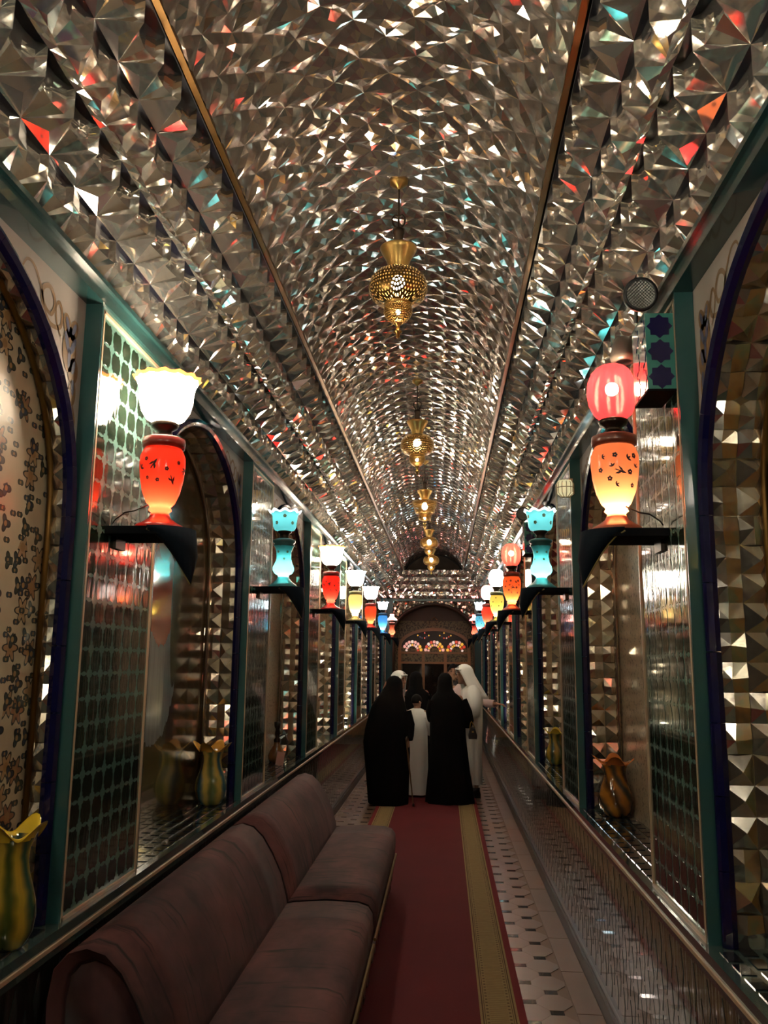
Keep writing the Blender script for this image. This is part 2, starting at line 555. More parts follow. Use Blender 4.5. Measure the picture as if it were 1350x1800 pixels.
        for q, td, nd in segs:
            for ci in range(cols):
                n = NW - (.052 + ci*.1) * (1 if cols == 2 else .75)
                T = Vector(W(side, 0, td[0], td[1])) - Vector(W(side, 0, 0, 0)); N = Vector(W(side, 0, nd[0], nd[1])) - Vector(W(side, 0, 0, 0))
                D = Vector((s, 0, 0))
                O = Vector(W(side, n, q[0], q[1]))
                kx = 1. if cols == 2 else .78
                Mt = Matrix(((T.x, D.x*kx, N.x, O.x), (T.y, D.y*kx, N.y, O.y), (T.z, D.z*kx, N.z, O.z), (0,0,0,1)))
                rv = random.choice(me_pyr)
                if 0 <= ni < FAR_PARTS:
                    inst('mirror_tile', rv, Mt, niche)
                else:
                    far.add([Mt @ x.co for x in rv.vertices], [tuple(p.vertices) for p in rv.polygons])
        if far.v: far.obj('mirror_tiles', M_MIR2, niche, kind='stuff')
        # cobalt edge tiles round the opening
        edge = []
        zz = ZLEDGE
        jn = 6
        def piece(P3):
            tb = B()
            tb.tube(P3, .026, 8)
            tb.obj('edge_tile', M_BLUE, spd, smooth=False)
        for ye in (ya+.028, yb-.028):
            for j in range(jn):
                z0 = ZLEDGE + j*(2.25-ZLEDGE)/jn; z1 = ZLEDGE + (j+1)*(2.25-ZLEDGE)/jn
                piece([W(side, NW+.002, ye, z0+.0015), W(side, NW+.002, ye, z1-.0015)])
        st = 2
        for i in range(0, len(arch)-1, st):
            pts = arch[i:i+st+1]
            P3 = [Vector(W(side, NW+.002, y, z)) for y, z in pts]
            d0 = (P3[1]-P3[0]).normalized()*.0012; d1 = (P3[-1]-P3[-2]).normalized()*.0012
            P3[0] = P3[0]+d0; P3[-1] = P3[-1]-d1
            piece(P3)
        # painted arabesque on both halves of the spandrel
        if 0 <= ni <= 2:
            ymid = (ya+yb)/2
            for dirn, y_e in ((1, ya), (-1, yb)):
                def S(u, z): return W(side, NW+.0015, y_e + dirn*u, z)
                def ribbon(pts, wd, m, name):
                    v = []; f = []
                    for i, (u, z) in enumerate(pts):
                        a = Vector(pts[max(i-1,0)]); c = Vector(pts[min(i+1,len(pts)-1)])
                        t_ = (c-a).normalized(); nn = Vector((-t_.y, t_.x))
                        wv = wd*(.45+.55*sin(pi*min(1,max(0,(i+.5)/len(pts)))))
                        v.append(S(u+nn.x*wv, z+nn.y*wv)); v.append(S(u-nn.x*wv, z-nn.y*wv))
                    for i in range(len(pts)-1): f.append((2*i, 2*i+1, 2*i+3, 2*i+2))
                    obj(name, (v, f), m, spd)
                def spline(cp, n=9):
                    out = []
                    for i in range(len(cp)-1):
                        p0, p1, p2, p3 = cp[max(i-1,0)], cp[i], cp[i+1], cp[min(i+2,len(cp)-1)]
                        for k in range(n):
                            t_ = k/n
                            out.append(tuple(.5*((2*p1[j])+(-p0[j]+p2[j])*t_+(2*p0[j]-5*p1[j]+4*p2[j]-p3[j])*t_*t_+(-p0[j]+3*p1[j]-3*p2[j]+p3[j])*t_**3) for j in (0,1)))
                    out.append(cp[-1]); return out
                ribbon(spline([(.50,2.985),(.47,3.03),(.42,3.03),(.37,2.985),(.33,2.93),(.28,2.92),(.26,2.97),(.30,3.01),(.35,2.985),(.345,2.93),(.285,2.885),(.21,2.90),(.20,2.95),(.225,2.985),(.25,2.96),(.235,2.905),(.20,2.87)]), .009, M_SCROLL, 'painted_scroll')
                # palmette
                for (u, z, a, bq, rot, mt) in ((.125,2.85,.055,.085,0,M_SCROLL),(.10,2.93,.03,.045,.5,M_SCROLL),(.155,2.93,.03,.045,-.5,M_SCROLL),(.085,2.78,.04,.05,.2,M_SCROLL),(.08,2.70,.03,.05,0,M_SCROLL)):
                    obj('painted_palmette', ([W(side, NW+.002, y_e+dirn*(u+a*cos(q)*cos(rot)-bq*sin(q)*sin(rot)), z+a*cos(q)*sin(rot)+bq*sin(q)*cos(rot)) for q in [2*pi*k/16 for k in range(16)]], [tuple(range(16))]), mt, spd)
                for (u, z, a, bq, rot) in ((.10,2.87,.014,.04,.5),(.15,2.87,.014,.04,-.5),(.125,2.82,.012,.04,0),(.085,2.795,.012,.03,.3),(.10,2.935,.012,.028,.5),(.155,2.935,.012,.028,-.5),(.08,2.72,.012,.03,-.1)):
                    obj('painted_leaf', ([W(side, NW+.003, y_e+dirn*(u+a*cos(q)*cos(rot)-bq*sin(q)*sin(rot)), z+a*cos(q)*sin(rot)+bq*sin(q)*cos(rot)) for q in [2*pi*k/12 for k in range(12)]], [tuple(range(12))]), M_PETAL, spd)
                ribbon(spline([(.07,2.66),(.045,2.60),(.06,2.54),(.04,2.48),(.055,2.42),(.042,2.36)]), .009, M_SCROLL, 'painted_scroll')
        # dark tiles set in the niche floor
        if 0 <= ni <= 2:
            me_l = mesh('ledge_tile', *prism([(-.022,-.042),(.022,-.042),(.022,.042),(-.022,.042)], -.003, .003), [M_LTILE])
            nc = 4 if depth > .2 else 2
            for ci in range(nc):
                y = ya+.1 + (ci % 2)*.055
                while y < yb-.06:
                    inst('ledge_tile', me_l, Matrix.Translation(W(side, -.03-.065*ci, y, ZLEDGE)) @ Matrix.Rotation(0, 4, 'Z'), led)
                    y += .11

# ================================================================ COVES
CP = .185
ROWZ = [3.15, 3.31, 3.47, 3.63, 3.79]
ROWN = [.0, .085, .2, .285, .40]
def cove_cell(row, var):
    r = random.Random(row*10+var)
    z0, z1 = ROWZ[row], ROWZ[row+1]
    zm = z0 + (.058 if row % 2 else .070)
    n0, n1 = ROWN[row]-.03, ROWN[row+1]-.03
    seg = 5 if row % 2 else 4
    rr = CP/2
    j = lambda a: r.uniform(-a, a)
    T = (0, n0, z0)
    v = [T]; f = []; m = []
    Bi = []; Ui = []; Mi = []
    for k in range(seg+1):
        th = pi*k/seg
        jn = 0 if k in (0, seg) else j(.003)
        y = -rr*cos(th); n = n1 - rr*sin(th)*(.46 if row % 2 else .26) + jn
        Bi.append(len(v)); v.append((y, n, zm + (0 if k in (0, seg) else .012*sin(th)+j(.004))))
        Mi.append(len(v)); v.append((y, n + (0 if k in (0, seg) else j(.004)), (zm+z1)/2))
        Ui.append(len(v)); v.append((y, n + (0 if k in (0, seg) else j(.003)), z1))
    for k in range(seg):
        f.append((0, Bi[k], Bi[k+1])); m.append(0)
        f.append((Bi[k], Mi[k], Mi[k+1], Bi[k+1])); m.append(0); f.append((Mi[k], Ui[k], Ui[k+1], Mi[k+1])); m.append(0)
    f.append(tuple(Ui)); m.append(1)
    # faceted kite under the overhang towards the next cell
    a = len(v); v += [(CP, n0, z0), (CP/2, n1, zm), (CP/2+j(.006), n0+.045+j(.007), z0+.014+j(.006))]
    f += [(0, a, a+2), (a, a+1, a+2), (a+1, 0, a+2)]; m += [0, 0, 0]
    return v, f, m
cells = {}
def cell_mesh(row, var, flip):
    key = (row, var, flip)
    if key not in cells:
        v, f, m = cove_cell(row, var)
        # local: x = inward, y = along, z = up
        cells[key] = mesh('mirror_cell', [((-1 if flip else 1)*n, y, z-ROWZ[row]) for y, n, z in v], f, [M_MIR, M_SOFF], m)
    return cells[key]
trims = 0
for side in SIDES:
    trims += 1
    x0, s = SIDES[side]
    bk = B()
    bk.add([(x0-s*.16, Y0, 3.13), (x0-s*.16, Y1, 3.13), (x0+s*.22, Y1, 3.85), (x0+s*.22, Y0, 3.85), (x0-s*.2, Y0, 3.13), (x0-s*.2, Y1, 3.13), (x0+s*.18, Y1, 3.85), (x0+s*.18, Y0, 3.85)],
           [(0,1,2,3),(4,5,6,7)])
    cv = bk.obj('trim_%d' % trims, M_BACK)
    tag(cv, 'stepped mirror-work cove above the %s wall' % side, 'cove', kind='structure')
    lst = []
    for row in range(4):
        y = .4 - 24*CP + (row % 2)*CP/2
        while y < Y1-.1:
            lst.append((y, row)); y += CP
    lst.sort()
    vis = [q for q in lst if q[0] > 1.2][:300]
    vs = set(vis)
    far = B()
    for y, row in lst:
        me_ = cell_mesh(row, random.randrange(5), s < 0)
        Mx = Matrix.Translation((x0, y, ROWZ[row]))
        if (y, row) in vs:
            inst('mirror_cell', me_, Mx, cv)
        else:
            for p in me_.polygons:
                far.add([Mx @ me_.vertices[i].co for i in p.vertices], [tuple(range(len(p.vertices)))], p.material_index)
    far.obj('mirror_cells', [M_MIR, M_SOFF], cv, kind='stuff')
    # twisted mirror band between the two tiers
    tw = B(); v = []; f = []; k = 0; y = Y0
    while y < Y1:
        for q in range(4):
            a = pi/2*q + k*.5
            v.append((x0 + s*(.185+.016*cos(a)), y, 3.465+.016*sin(a)))
        if k:
            for q in range(4):
                f.append(((k-1)*4+q, (k-1)*4+(q+1) % 4, k*4+(q+1) % 4, k*4+q))
        k += 1; y += .06
    tw.add(v, f).obj('mirror_band', M_MIR, cv)
    # gilt rail at the foot of the vault
    rl = B()
    xr = XC - s*HALF_T
    rl.box((xr-.012, Y0, ZT-.01), (xr+.012, Y1+.4, ZT+.01))
    o = rl.obj('trim_%d' % (trims+3), M_OLDGOLD)
    tag(o, 'thin gilt rail between vault and %s cove' % side, 'rail', kind='structure')

# ================================================================ VAULT
vb = B(); v = []; f = []
NA = 28; A0 = math.asin(HALF_T/VR)
for yy in (Y0, Y1+1.0):
    for i in range(NA+1):
        a = -A0 + 2*A0*i/NA
        v.append((XC+(VR+.03)*sin(a), yy, VZ+(VR+.03)*cos(a)))
for i in range(NA): f.append((i, i+1, NA+2+i, NA+1+i))
ceil = vb.add(v, f).obj('ceiling', M_BACK)
tag(ceil, 'barrel vault ceiling covered in faceted mirror rosettes', 'ceiling', kind='structure')
NS = 14
DA = 2*A0/NS                     # angle per half diagonal
DY = .107
def rosette(var):
    r = random.Random(100+var); j = lambda a: r.uniform(-a, a)
    sa = VR*sin(DA); na = VR*(1-cos(DA))
    C4 = [(sa, 0, na), (0, DY, 0), (-sa, 0, na), (0, -DY, 0)]
    v = [(j(.002), j(.002), .017+j(.0025))]; f = []
    ring = []
    for k in range(4):
        a, b_ = Vector(C4[k]), Vector(C4[(k+1) % 4])
        ring.append(a)
        ring.append(a.lerp(b_, 1/3) + Vector((0, 0, -.006)))
        ring.append(a.lerp(b_, 2/3) + Vector((0, 0, -.006)))
    inner = []
    for k, p in enumerate(ring):
        q = Vector(v[0]).lerp(p, .56)
        q.z += (.0035 if k % 3 else -.002) + j(.0009)
        inner.append(q)
    v += inner; v += ring
    n = 12
    for k in range(n):
        k2 = (k+1) % n
        f.append((0, 1+k, 1+k2)); f.append((1+k, 1+n+k, 1+n+k2, 1+k2)) if False else f.extend([(1+k, 1+n+k, 1+k2), (1+n+k, 1+n+k2, 1+k2)])
    return v, f
def half_rosette(sg):
    v, f = rosette(50+sg)
    keep = {9,10,11,0,1,2} if sg > 0 else {3,4,5,6,7,8}
    ff = [q for i, q in enumerate(f) if (i//3) in keep]
    return v, ff
me_half = {1: mesh('mirror_half_rosette', *half_rosette(1), [M_MIRD]), -1: mesh('mirror_half_rosette', *half_rosette(-1), [M_MIRD])}
me_ros = [mesh('mirror_rosette', *rosette(k), [M_MIRD]) for k in range(7)]
lst = []
nrow = int((Y1+.3-.2)/DY)
for j in range(-40, nrow):
    for i in range(0, NS+1):
        if (i+j) % 2: continue
        lst.append((.2+j*DY, -A0+i*DA))
# edge half cells close the vault at the rails
first = [q for q in lst if q[0] > 2.3][:300]; fs = set(first)
far = B()
for y, a in lst:
    me_ = random.choice(me_ros)
    edge_ = 1 if a < -A0+.01 else -1 if a > A0-.01 else 0
    if edge_: me_ = me_half[edge_]
    P = (XC+VR*sin(a), y, VZ+VR*cos(a))
    Mx = Matrix(((cos(a), 0, -sin(a), P[0]), (0, 1, 0, P[1]), (-sin(a), 0, -cos(a), P[2]), (0, 0, 0, 1)))
    if not edge_ and random.random() < .5: Mx = Mx @ Matrix.Rotation(pi, 4, 'Z')
    if (y, a) in fs: inst('mirror_rosette', me_, Mx, ceil)
    else: far.add([Mx @ q.co for q in me_.vertices], [tuple(p.vertices) for p in me_.polygons])
far.obj('mirror_rosettes', M_MIRD, ceil, kind='stuff')

# ================================================================ ENDS OF THE CORRIDOR
M_GLITTER = mat('mirror_shard_mosaic', (.5,.45,.38), .12, .9)
def glit(t, b):
    v = t.n('ShaderNodeTexVoronoi'); t.L.new(t.geo, v.inputs['Vector']); v.inputs['Scale'].default_value = 26
    t.L.new(t.mix(t.sep(v.outputs['Color'])[0], (.25,.22,.17), (.7,.64,.52)), b.inputs['Base Color'])
    g = t.n('ShaderNodeNewGeometry').outputs['Normal']
    ad = t.n('ShaderNodeVectorMath', operation='MULTIPLY_ADD'); t.L.new(v.outputs['Color'], ad.inputs[0])
    ad.inputs[1].default_value = (.9,.9,.9); ad.inputs[2].default_value = (-.45,-.45,-.45)
    a2 = t.n('ShaderNodeVectorMath', operation='ADD'); t.L.new(ad.outputs[0], a2.inputs[0]); t.L.new(g, a2.inputs[1])
    nn = t.n('ShaderNodeVectorMath', operation='NORMALIZE'); t.L.new(a2.outputs[0], nn.inputs[0])
    t.L.new(nn.outputs[0], b.inputs['Normal'])
glit(NT(M_GLITTER), M_GLITTER.node_tree.nodes['Principled BSDF'])
M_BROWN = mat('brown_plaster', (.075,.045,.022), .6)
def carve(t, b):
    n = t.noise(t.geo, 26, 2, .6)
    t.L.new(t.ramp(n, [(.42,(.05,.035,.015)),(.52,(.20,.15,.06))]), b.inputs['Base Color'])
    t.L.new(t.bump(n, .6, .01), b.inputs['Normal'])
M_CARVE = mat('carved_ochre_plaster', (.16,.12,.05), .5, fn=carve)
def woodf(t, b):
    n = t.noise(t.map(t.geo, (3, 3, 30)), 1.5, 3)
    t.L.new(t.mix(n, (.24,.10,.03), (.42,.20,.065)), b.inputs['Base Color'])
M_WOOD = mat('carved_wood', (.2,.09,.03), .38, fn=woodf)
rear = B().box((XL-.42, Y0-.12, 0), (XR+.42, Y0-.02, 4.6)).obj('wall_rear', M_BROWN)
tag(rear, 'plain brown wall closing the corridor behind the viewer', 'wall', kind='structure')

AW, AZS, AR = .92, 2.30, .74       # far arch
farc = arch_curve(XC-AW, XC+AW, AZS, AR)
fw = B(); v = []; f = []
for y_, off in ((Y1, 0), (Y1+.95, 1)):
    pass
for (x, z) in farc:
    v.append((x, Y1, z)); v.append((x, Y1, 3.16))
for i in range(len(farc)-1): f.append((2*i, 2*i+2, 2*i+3, 2*i+1))
fw.add(v, f, 0)
fw.box((XL-.42, Y1, 0), (XC-AW, Y1+.06, 3.16), 1); fw.box((XC+AW, Y1, 0), (XR+.42, Y1+.06, 3.16), 1)
v = []; f = []
for (x, z) in [(XC-AW, 0)] + farc + [(XC+AW, 0)]:
    v.append((x, Y1, z)); v.append((x, Y1+.95, z))
for i in range(len(farc)+1): f.append((2*i, 2*i+2, 2*i+3, 2*i+1))
fw.add(v, f, 2)
fw.box((XL-.42, Y1+.95, 0), (XR+.42, Y1+1.0, 2.70), 3); fw.box((XL-.42, Y1+.93, 2.70), (XR+.42, Y1+1.0, 3.3), 2)
wfar = fw.obj('wall_far', [M_GLITTER, M_TEALD, M_BROWN, M_CARVE])
tag(wfar, 'far end wall with glittering mirror mosaic over a deep pointed arch', 'wall', kind='structure')
B().tube([(x, Y1-.01, z) for x, z in farc], .03, 8).obj('arch_edge', M_DWOOD, wfar, smooth=True)
B().box((XL, Y1-.03, 3.10), (XR, Y1, 3.15)).obj('cornice', M_TEALD, wfar)
ty = []
for i in range(25):
    a = -A0 + 2*A0*i/24
    ty.append((XC+VR*sin(a), Y1+.45, VZ+VR*cos(a)))
tb_ = B(); tb_.add(ty, [tuple(range(25))]); tb_.obj('tympanum', M_BROWN, wfar)
# end cove, two tiers
cv = B().add([(XL, Y1+.01, 3.15), (XR, Y1+.01, 3.15), (XR, Y1-.05, 3.8), (XL, Y1-.05, 3.8), (XL, Y1+.5, 3.8), (XR, Y1+.5, 3.8)], [(0,1,2,3), (3,2,5,4)]).obj('trim_3', M_BACK)
tag(cv, 'two-tier mirror-work cove across the far end wall', 'cove', kind='structure')
for row in range(4):
    x = XL + .12 + (row % 2)*CP/2
    while x < XR-.1:
        Mx = Matrix.Translation((x, Y1, ROWZ[row])) @ Matrix.Rotation(-pi/2, 4, 'Z')
        Mx = Mx @ Matrix.Diagonal((.55, 1, 1, 1))
        inst('mirror_cell', cell_mesh(row, random.randrange(5), False), Mx, cv)
        x += CP
# wooden door with a coloured fanlight
YD = Y1+.93
XD0, XD1 = XC-.84, XC+.86
dw = XD1-XD0
door = thing('door_1', 'carved wooden door with arched coloured-glass fanlight in the far arch', 'door', (XC, YD, 0), kind='structure')
darc = [(x-XC, z) for x, z in arch_curve(XD0, XD1, 2.08, .46)]
fb = B(); v = []; f = []
ins = .075
n = len(darc)
cxm = .01
inner = [(cxm + (x-cxm)*(1-ins/ (dw/2)), 2.08 + (z-2.08)*(1-ins/.46)) for x, z in darc]
for k, ((x, z), (xi, zi)) in enumerate(zip(darc, inner)):
    v += [(x, 0, z), (x, -.07, z), (xi, -.07, zi), (xi, 0, zi)]
for k in range(n-1):
    for q in range(4):
        f.append((4*k+q, 4*k+(q+1) % 4, 4*k+4+(q+1) % 4, 4*k+4+q))
fb.add(v, f)
fb.box((XD0-XC, -.07, 0), (XD0-XC+ins, 0, 2.08)); fb.box((XD1-XC-ins, -.07, 0), (XD1-XC, 0, 2.08))
fb.obj('door_frame', M_WOOD, door)
xi0, xi1 = XD0-XC+ins, XD1-XC-ins
px = [xi0 + (xi1-xi0)*k/3 for k in range(4)]
for k in (1, 2):
    B().box((px[k]-.035, -.06, 0), (px[k]+.035, 0, 1.99)).obj('mullion', M_WOOD, door)
for z in (1.93, 1.70):
    B().box((xi0, -.062, z), (xi1, 0, z+.05)).obj('rail', M_WOOD, door)
for k in range(3):
    B().box((px[k]+.03, -.03, 1.75), (px[k+1]-.03, -.01, 1.94)).obj('carved_panel', M_CARVE, door)
    B().box((px[k]+.03, -.03, .06), (px[k+1]-.03, -.01, .72)).obj('lower_panel', M_WOOD, door)
    B().box((px[k]+.03, -.02, .72), (px[k+1]-.03, -.01, 1.70)).obj('pane', mat('dark_glass_%d' % k, (.02,.013,.01), .06, coat=1., spec=.9), door)
GL = [mat('glass_'+n_, c, .2, emis=c, es=e*.35) for n_, c, e in (('red',(.6,.05,.02),.8),('rose',(.75,.35,.28),.9),('amber',(.8,.4,.04),.9),('violet',(.06,.02,.1),.3),('pale',(.8,.6,.5),.9))]  # glow put into the glass as emission, no lamp behind it
# fanlight: petals of coloured glass between wooden tracery
B().add([(x, -.004, z) for x, z in inner], [tuple(range(len(inner)))]).obj('fanlight_board', M_DWOOD, door)
def inside(x, z):
    t_ = (x-cxm)/((dw/2)-ins)
    return abs(t_) < .97 and z < 2.10 + (.46-ins)*(max(0, 1-t_*t_)**.46)*.93
for k in range(3):
    c = (px[k]+px[k+1])/2
    for q, (r0, r1) in enumerate(((.10,.135), (.155,.20))):
        for a in range(9):
            a0, a1 = pi*a/9+.03, pi*(a+1)/9-.03
            pts = [(c+r*cos(t_)*1.15, 1.985+r*sin(t_)*1.25) for r, t_ in ((r0,a0),(r1,a0),((r1+.012),(a0+a1)/2),(r1,a1),(r0,a1))]
            if all(inside(*p) for p in pts):
                vv, ff = prism([(p[0], p[1]) for p in pts], 0, 1)
                obj('glass_piece', ([(x, -.02 if w_ else -.012, z) for x, z, w_ in vv], ff), random.choice([GL[0], GL[1], GL[1], GL[4], GL[2]]), door)
for k in range(4):
    for (zc, ry) in ((2.30, .08), (2.42, .05)):
        for sgn in (-1, 1):
            for a in range(3):
                xc_ = (px[k]) + sgn*(.03+.05*a); z_ = zc + .03*a
                pts = [(xc_-.02, z_), (xc_, z_-.022), (xc_+.02, z_), (xc_, z_+.022)]
                if all(inside(*p) for p in pts):
                    vv, ff = prism(pts, 0, 1)
                    obj('glass_piece', ([(x, -.022 if w_ else -.014, z) for x, z, w_ in vv], ff), random.choice(GL), door)
B().tube([(cxm-.07, -.12, 2.72), (cxm+.0, -.12, 2.79), (cxm+.07, -.12, 2.72)], .012, 6).obj('door_crest', M_WOOD, door)

# ================================================================ RUNNER
def carpet_fn(t, b):
    g = t.sep(t.obj); x, y = g[0], g[1]
    ax = t.math('ABSOLUTE', x)
    gold = t.math('MULTIPLY', t.math('GREATER_THAN', ax, .385), t.math('LESS_THAN', ax, .575))
    l = t.math('PINGPONG', t.math('SUBTRACT', ax, .385), .095)      # 0 at both strip edges
    line = t.math('MULTIPLY', t.math('GREATER_THAN', l, .012), t.math('LESS_THAN', l, .018))
    line2 = t.math('MULTIPLY', t.math('GREATER_THAN', l, .024), t.math('LESS_THAN', l, .027))
    dots = t.math('MULTIPLY', t.math('GREATER_THAN', t.math('SINE', t.math('MULTIPLY', y, 150.)), .35), t.math('MULTIPLY', t.math('GREATER_THAN', l, .033), t.math('LESS_THAN', l, .045)))
    bars = t.math('MULTIPLY', t.math('GREATER_THAN', t.math('SINE', t.math('MULTIPLY', y, 260.)), .2), t.math('GREATER_THAN', l, .05))
    dk = t.math('MAXIMUM', t.math('MAXIMUM', line, line2), t.math('MULTIPLY', dots, .8))
    gc = t.mix(t.noise(t.geo, 30, 3), (.25,.175,.07), (.35,.25,.11))
    gc = t.mix(t.math('MULTIPLY', bars, .45), gc, (.17,.10,.03))
    gc = t.mix(dk, gc, (.08,.04,.012))
    red = t.mix(t.noise(t.geo, 2.5, 4), (.11,.006,.010), (.15,.009,.014))
    edge = t.mix(t.math('GREATER_THAN', ax, .57), red, (.18,.009,.015))
    t.L.new(t.mix(gold, edge, gc), b.inputs['Base Color'])
    t.L.new(t.bump(t.noise(t.geo, 220, 2), .4, .003), b.inputs['Normal'])
M_CARPET = mat('carpet_pile', (.14,.012,.016), .95, fn=carpet_fn)
rn = B().box((-.615, Y0+.3, 0), (.615, 18.4, .008)).obj('carpet_runner', M_CARPET, loc=(-.205, 0, .004))
tag(rn, 'long dark red carpet runner with gold patterned borders down the corridor', 'carpet')

# ================================================================ SOFAS
def velvet(t, b):
    n1 = t.noise(t.map(t.geo, (2.2, 1.2, 1.2)), 1.6, 4, .6)
    n2 = t.noise(t.map(t.geo, (3, 26, 3)), 1., 3, .6)
    r1 = t.ramp(n1, [(.36, (.040,.013,.014)), (.66, (.15,.050,.048))])
    m = t.mix(t.ramp(n2, [(.56,(0,0,0)),(.70,(1,1,1))]), r1, (.02,.009,.009))
    t.L.new(m, b.inputs['Base Color'])
M_VELVET = mat('mauve_velvet', (.2,.09,.08), .8, sheen=.04, fn=velvet)
M_SOFAW = mat('sofa_carved_wood', (.07,.04,.018), .4, coat=.3)
M_NAIL = mat('gilt_braid', (.33,.22,.08), .4, .6)
def rounded(profile, y0, y1, ins=.05, steps=5):
    """sweep a closed (x,z) profile along y with rounded ends"""
    cx = sum(p[0] for p in profile)/len(profile); cz = sum(p[1] for p in profile)/len(profile)
    ys = []
    for i in range(steps+1):
        a = pi/2*i/steps
        ys.append((y0+ins*(1-sin(a)), 1-ins*1.6*(1-sin(pi/2-a+pi/2-pi/2)) if False else 1-.42*(1-sin(a))*ins/.05*.5))
    for i in range(1, 7): ys.append((y0+ins+(y1-y0-2*ins)*i/7, 1))
    ys += [(y1-(q-y0), k) for q, k in reversed(ys[:steps+1])]
    n = len(profile); v = []; f = []
    for (y, k) in ys:
        for (x, z) in profile: v.append((cx+(x-cx)*k, y, cz+(z-cz)*k))
    for i in range(len(ys)-1):
        for q in range(n): f.append((i*n+q, i*n+(q+1) % n, (i+1)*n+(q+1) % n, (i+1)*n+q))
    f.append(tuple(range(n))); f.append(tuple((len(ys)-1)*n+q for q in reversed(range(n))))
    return v, f
def sofa(ya, yb, label):
    t = thing('sofa', label, 'sofa', (-.83, (ya+yb)/2, .0125), 'velvet sofas')
    h = (yb-ya)/2
    # back: leaning lozenge with a thick rounded top
    bp = [(.00,.36),(-.02,.48),(-.055,.60),(-.105,.70),(-.16,.785),(-.215,.835),(-.275,.852),(-.335,.835),(-.375,.79),(-.39,.70),(-.385,.50),(-.37,.34),(-.2,.33)]
    obj('backrest', rounded(bp, -h, h, .055), M_VELVET, t, smooth=True)
    sp = [(.445,.25),(.455,.34),(.45,.41),(.425,.445),(.37,.462),(.2,.468),(.02,.455),(-.08,.43),(-.1,.34),(-.08,.25)]
    seat_ = obj('seat', rounded(sp, -h, h, .045), M_VELVET, t, smooth=True)
    B().tube([(.458, -h+.03, .262), (.458, h-.03, .262)], .009, 6).obj('braid', M_NAIL, seat_)
    b_ = B(); b_.box((-.36, -h+.04, .17), (.435, h-.04, .25))
    k = int((2*h-.1)/.16)
    for i in range(k):
        y = -h+.13+i*.16
        b_.add(*[[(.43 + (.012 if q[2] else 0), y+q[0], .17+q[1]) for q in prism([(.075*cos(a), -.055*sin(a)) for a in [pi*j/8 for j in range(9)]], 0, 1)[0]], prism([(0,0)]*9, 0, 1)[1]])
    b_.obj('apron', M_SOFAW, t)
    for x in (-.3, .4):
        for y in (-h+.1, h-.1):
            B().lathe([(.018,-.012 if x < 0 else 0),(.026,.03),(.02,.06),(.034,.12),(.04,.18)], 12, (x, y, 0)).obj('leg', M_SOFAW, t, smooth=True)
    return t
sofa(2.74, 4.80, 'nearer mauve velvet armless sofa cut by the bottom edge of the picture')
sofa(4.83, 6.95, 'farther mauve velvet armless sofa ending short of the group of people')

# ================================================================ SHELVES AND LAMPS
M_BLACKC = mat('black_cloth', (.004,.005,.007), .9, spec=.15)
M_NAVYC = mat('navy_cloth', (.005,.010,.017), .9, spec=.15)
M_PIPE = mat('gold_piping', (.25,.19,.06), .5)
M_BURN = mat('blackened_brass', (.035,.022,.014), .35, .7)
SHZ = 2.25
ORD = ['nearest', 'second', 'third', 'fourth', 'fifth', 'sixth', 'farthest']
def shelf(side, c, i):
    x0, s = SIDES[side]
    t = thing('bracket_shelf', 'black cloth-covered bracket shelf, %s along the %s wall' % (ORD[i], side), 'shelf', (x0, c, SHZ), 'lamp shelves')
    r = .135; dx = .165
    pl = [(0, -r)] + [(s*(dx+r*cos(a)), r*sin(a)) for a in [-pi/2+pi*k/12 for k in range(13)]] + [(0, r)]
    if s < 0: pl = pl[::-1]
    v, f = prism(pl, -.03, 0)
    obj('board', (v, f), M_BLACKC, t)
    v = []; f = []; edge = []
    for k in range(17):
        a = -pi/2+pi*k/16
        q = cos(a)
        rr = r + .006
        dz = .012 + .20*q**1.6
        bow = 1 + .10*sin(pi*min(1, 1))*0
        v.append((s*(dx+rr*cos(a)), rr*sin(a), .003)); v.append((s*(dx+(rr+.012*q)*cos(a)), (rr+.012*q)*sin(a)*.96, -dz*.5)); v.append((s*(dx+(rr-.004)*cos(a)), rr*sin(a)*(1-.75*q), -dz))
        edge.append(v[-1])
    for k in range(16):
        f += [(3*k, 3*k+3, 3*k+4, 3*k+1), (3*k+1, 3*k+4, 3*k+5, 3*k+2)]
    o = obj('drape', (v, f), M_NAVYC, t, smooth=True)
    so = o.modifiers.new('thick', 'SOLIDIFY'); so.thickness = .004
    B().tube(edge, .0035, 6).obj('piping', M_PIPE, o, smooth=True)
    B().box((min(0,s*.014), -.05, -.075), (max(0,s*.014), .05, -.03)).obj('bracket', M_BURN, t)
    return t

def transl(name, col, k=.65, es=0., ecol=None, rough=.25, grad=None):
    m = bpy.data.materials.new(name); m.use_nodes = True
    t = NT(m); b = t.N['Principled BSDF']; out = t.N['Material Output']
    b.inputs['Base Color'].default_value = tuple(col)+(1,); b.inputs['Roughness'].default_value = rough
    b.inputs['Coat Weight'].default_value = .5
    if es:
        b.inputs['Emission Color'].default_value = tuple(ecol or col)+(1,); b.inputs['Emission Strength'].default_value = es
    tr = t.n('ShaderNodeBsdfTranslucent'); tr.inputs[0].default_value = tuple(col)+(1,)
    mx = t.n('ShaderNodeMixShader'); mx.inputs[0].default_value = k
    t.L.new(b.outputs[0], mx.inputs[1]); t.L.new(tr.outputs[0], mx.inputs[2]); t.L.new(mx.outputs[0], out.inputs[0])
    MATS[name] = m
    return m
def emit(name, col, s):
    m = bpy.data.materials.new(name); m.use_nodes = True
    t = NT(m); t.N.remove(t.N['Principled BSDF'])
    e = t.n('ShaderNodeEmission'); e.inputs[0].default_value = tuple(col)+(1,); e.inputs[1].default_value = s
    t.L.new(e.outputs[0], t.N['Material Output'].inputs[0]); MATS[name] = m
    return m
M_BULB = emit('bulb_glow', (1,.80,.50), 90.)
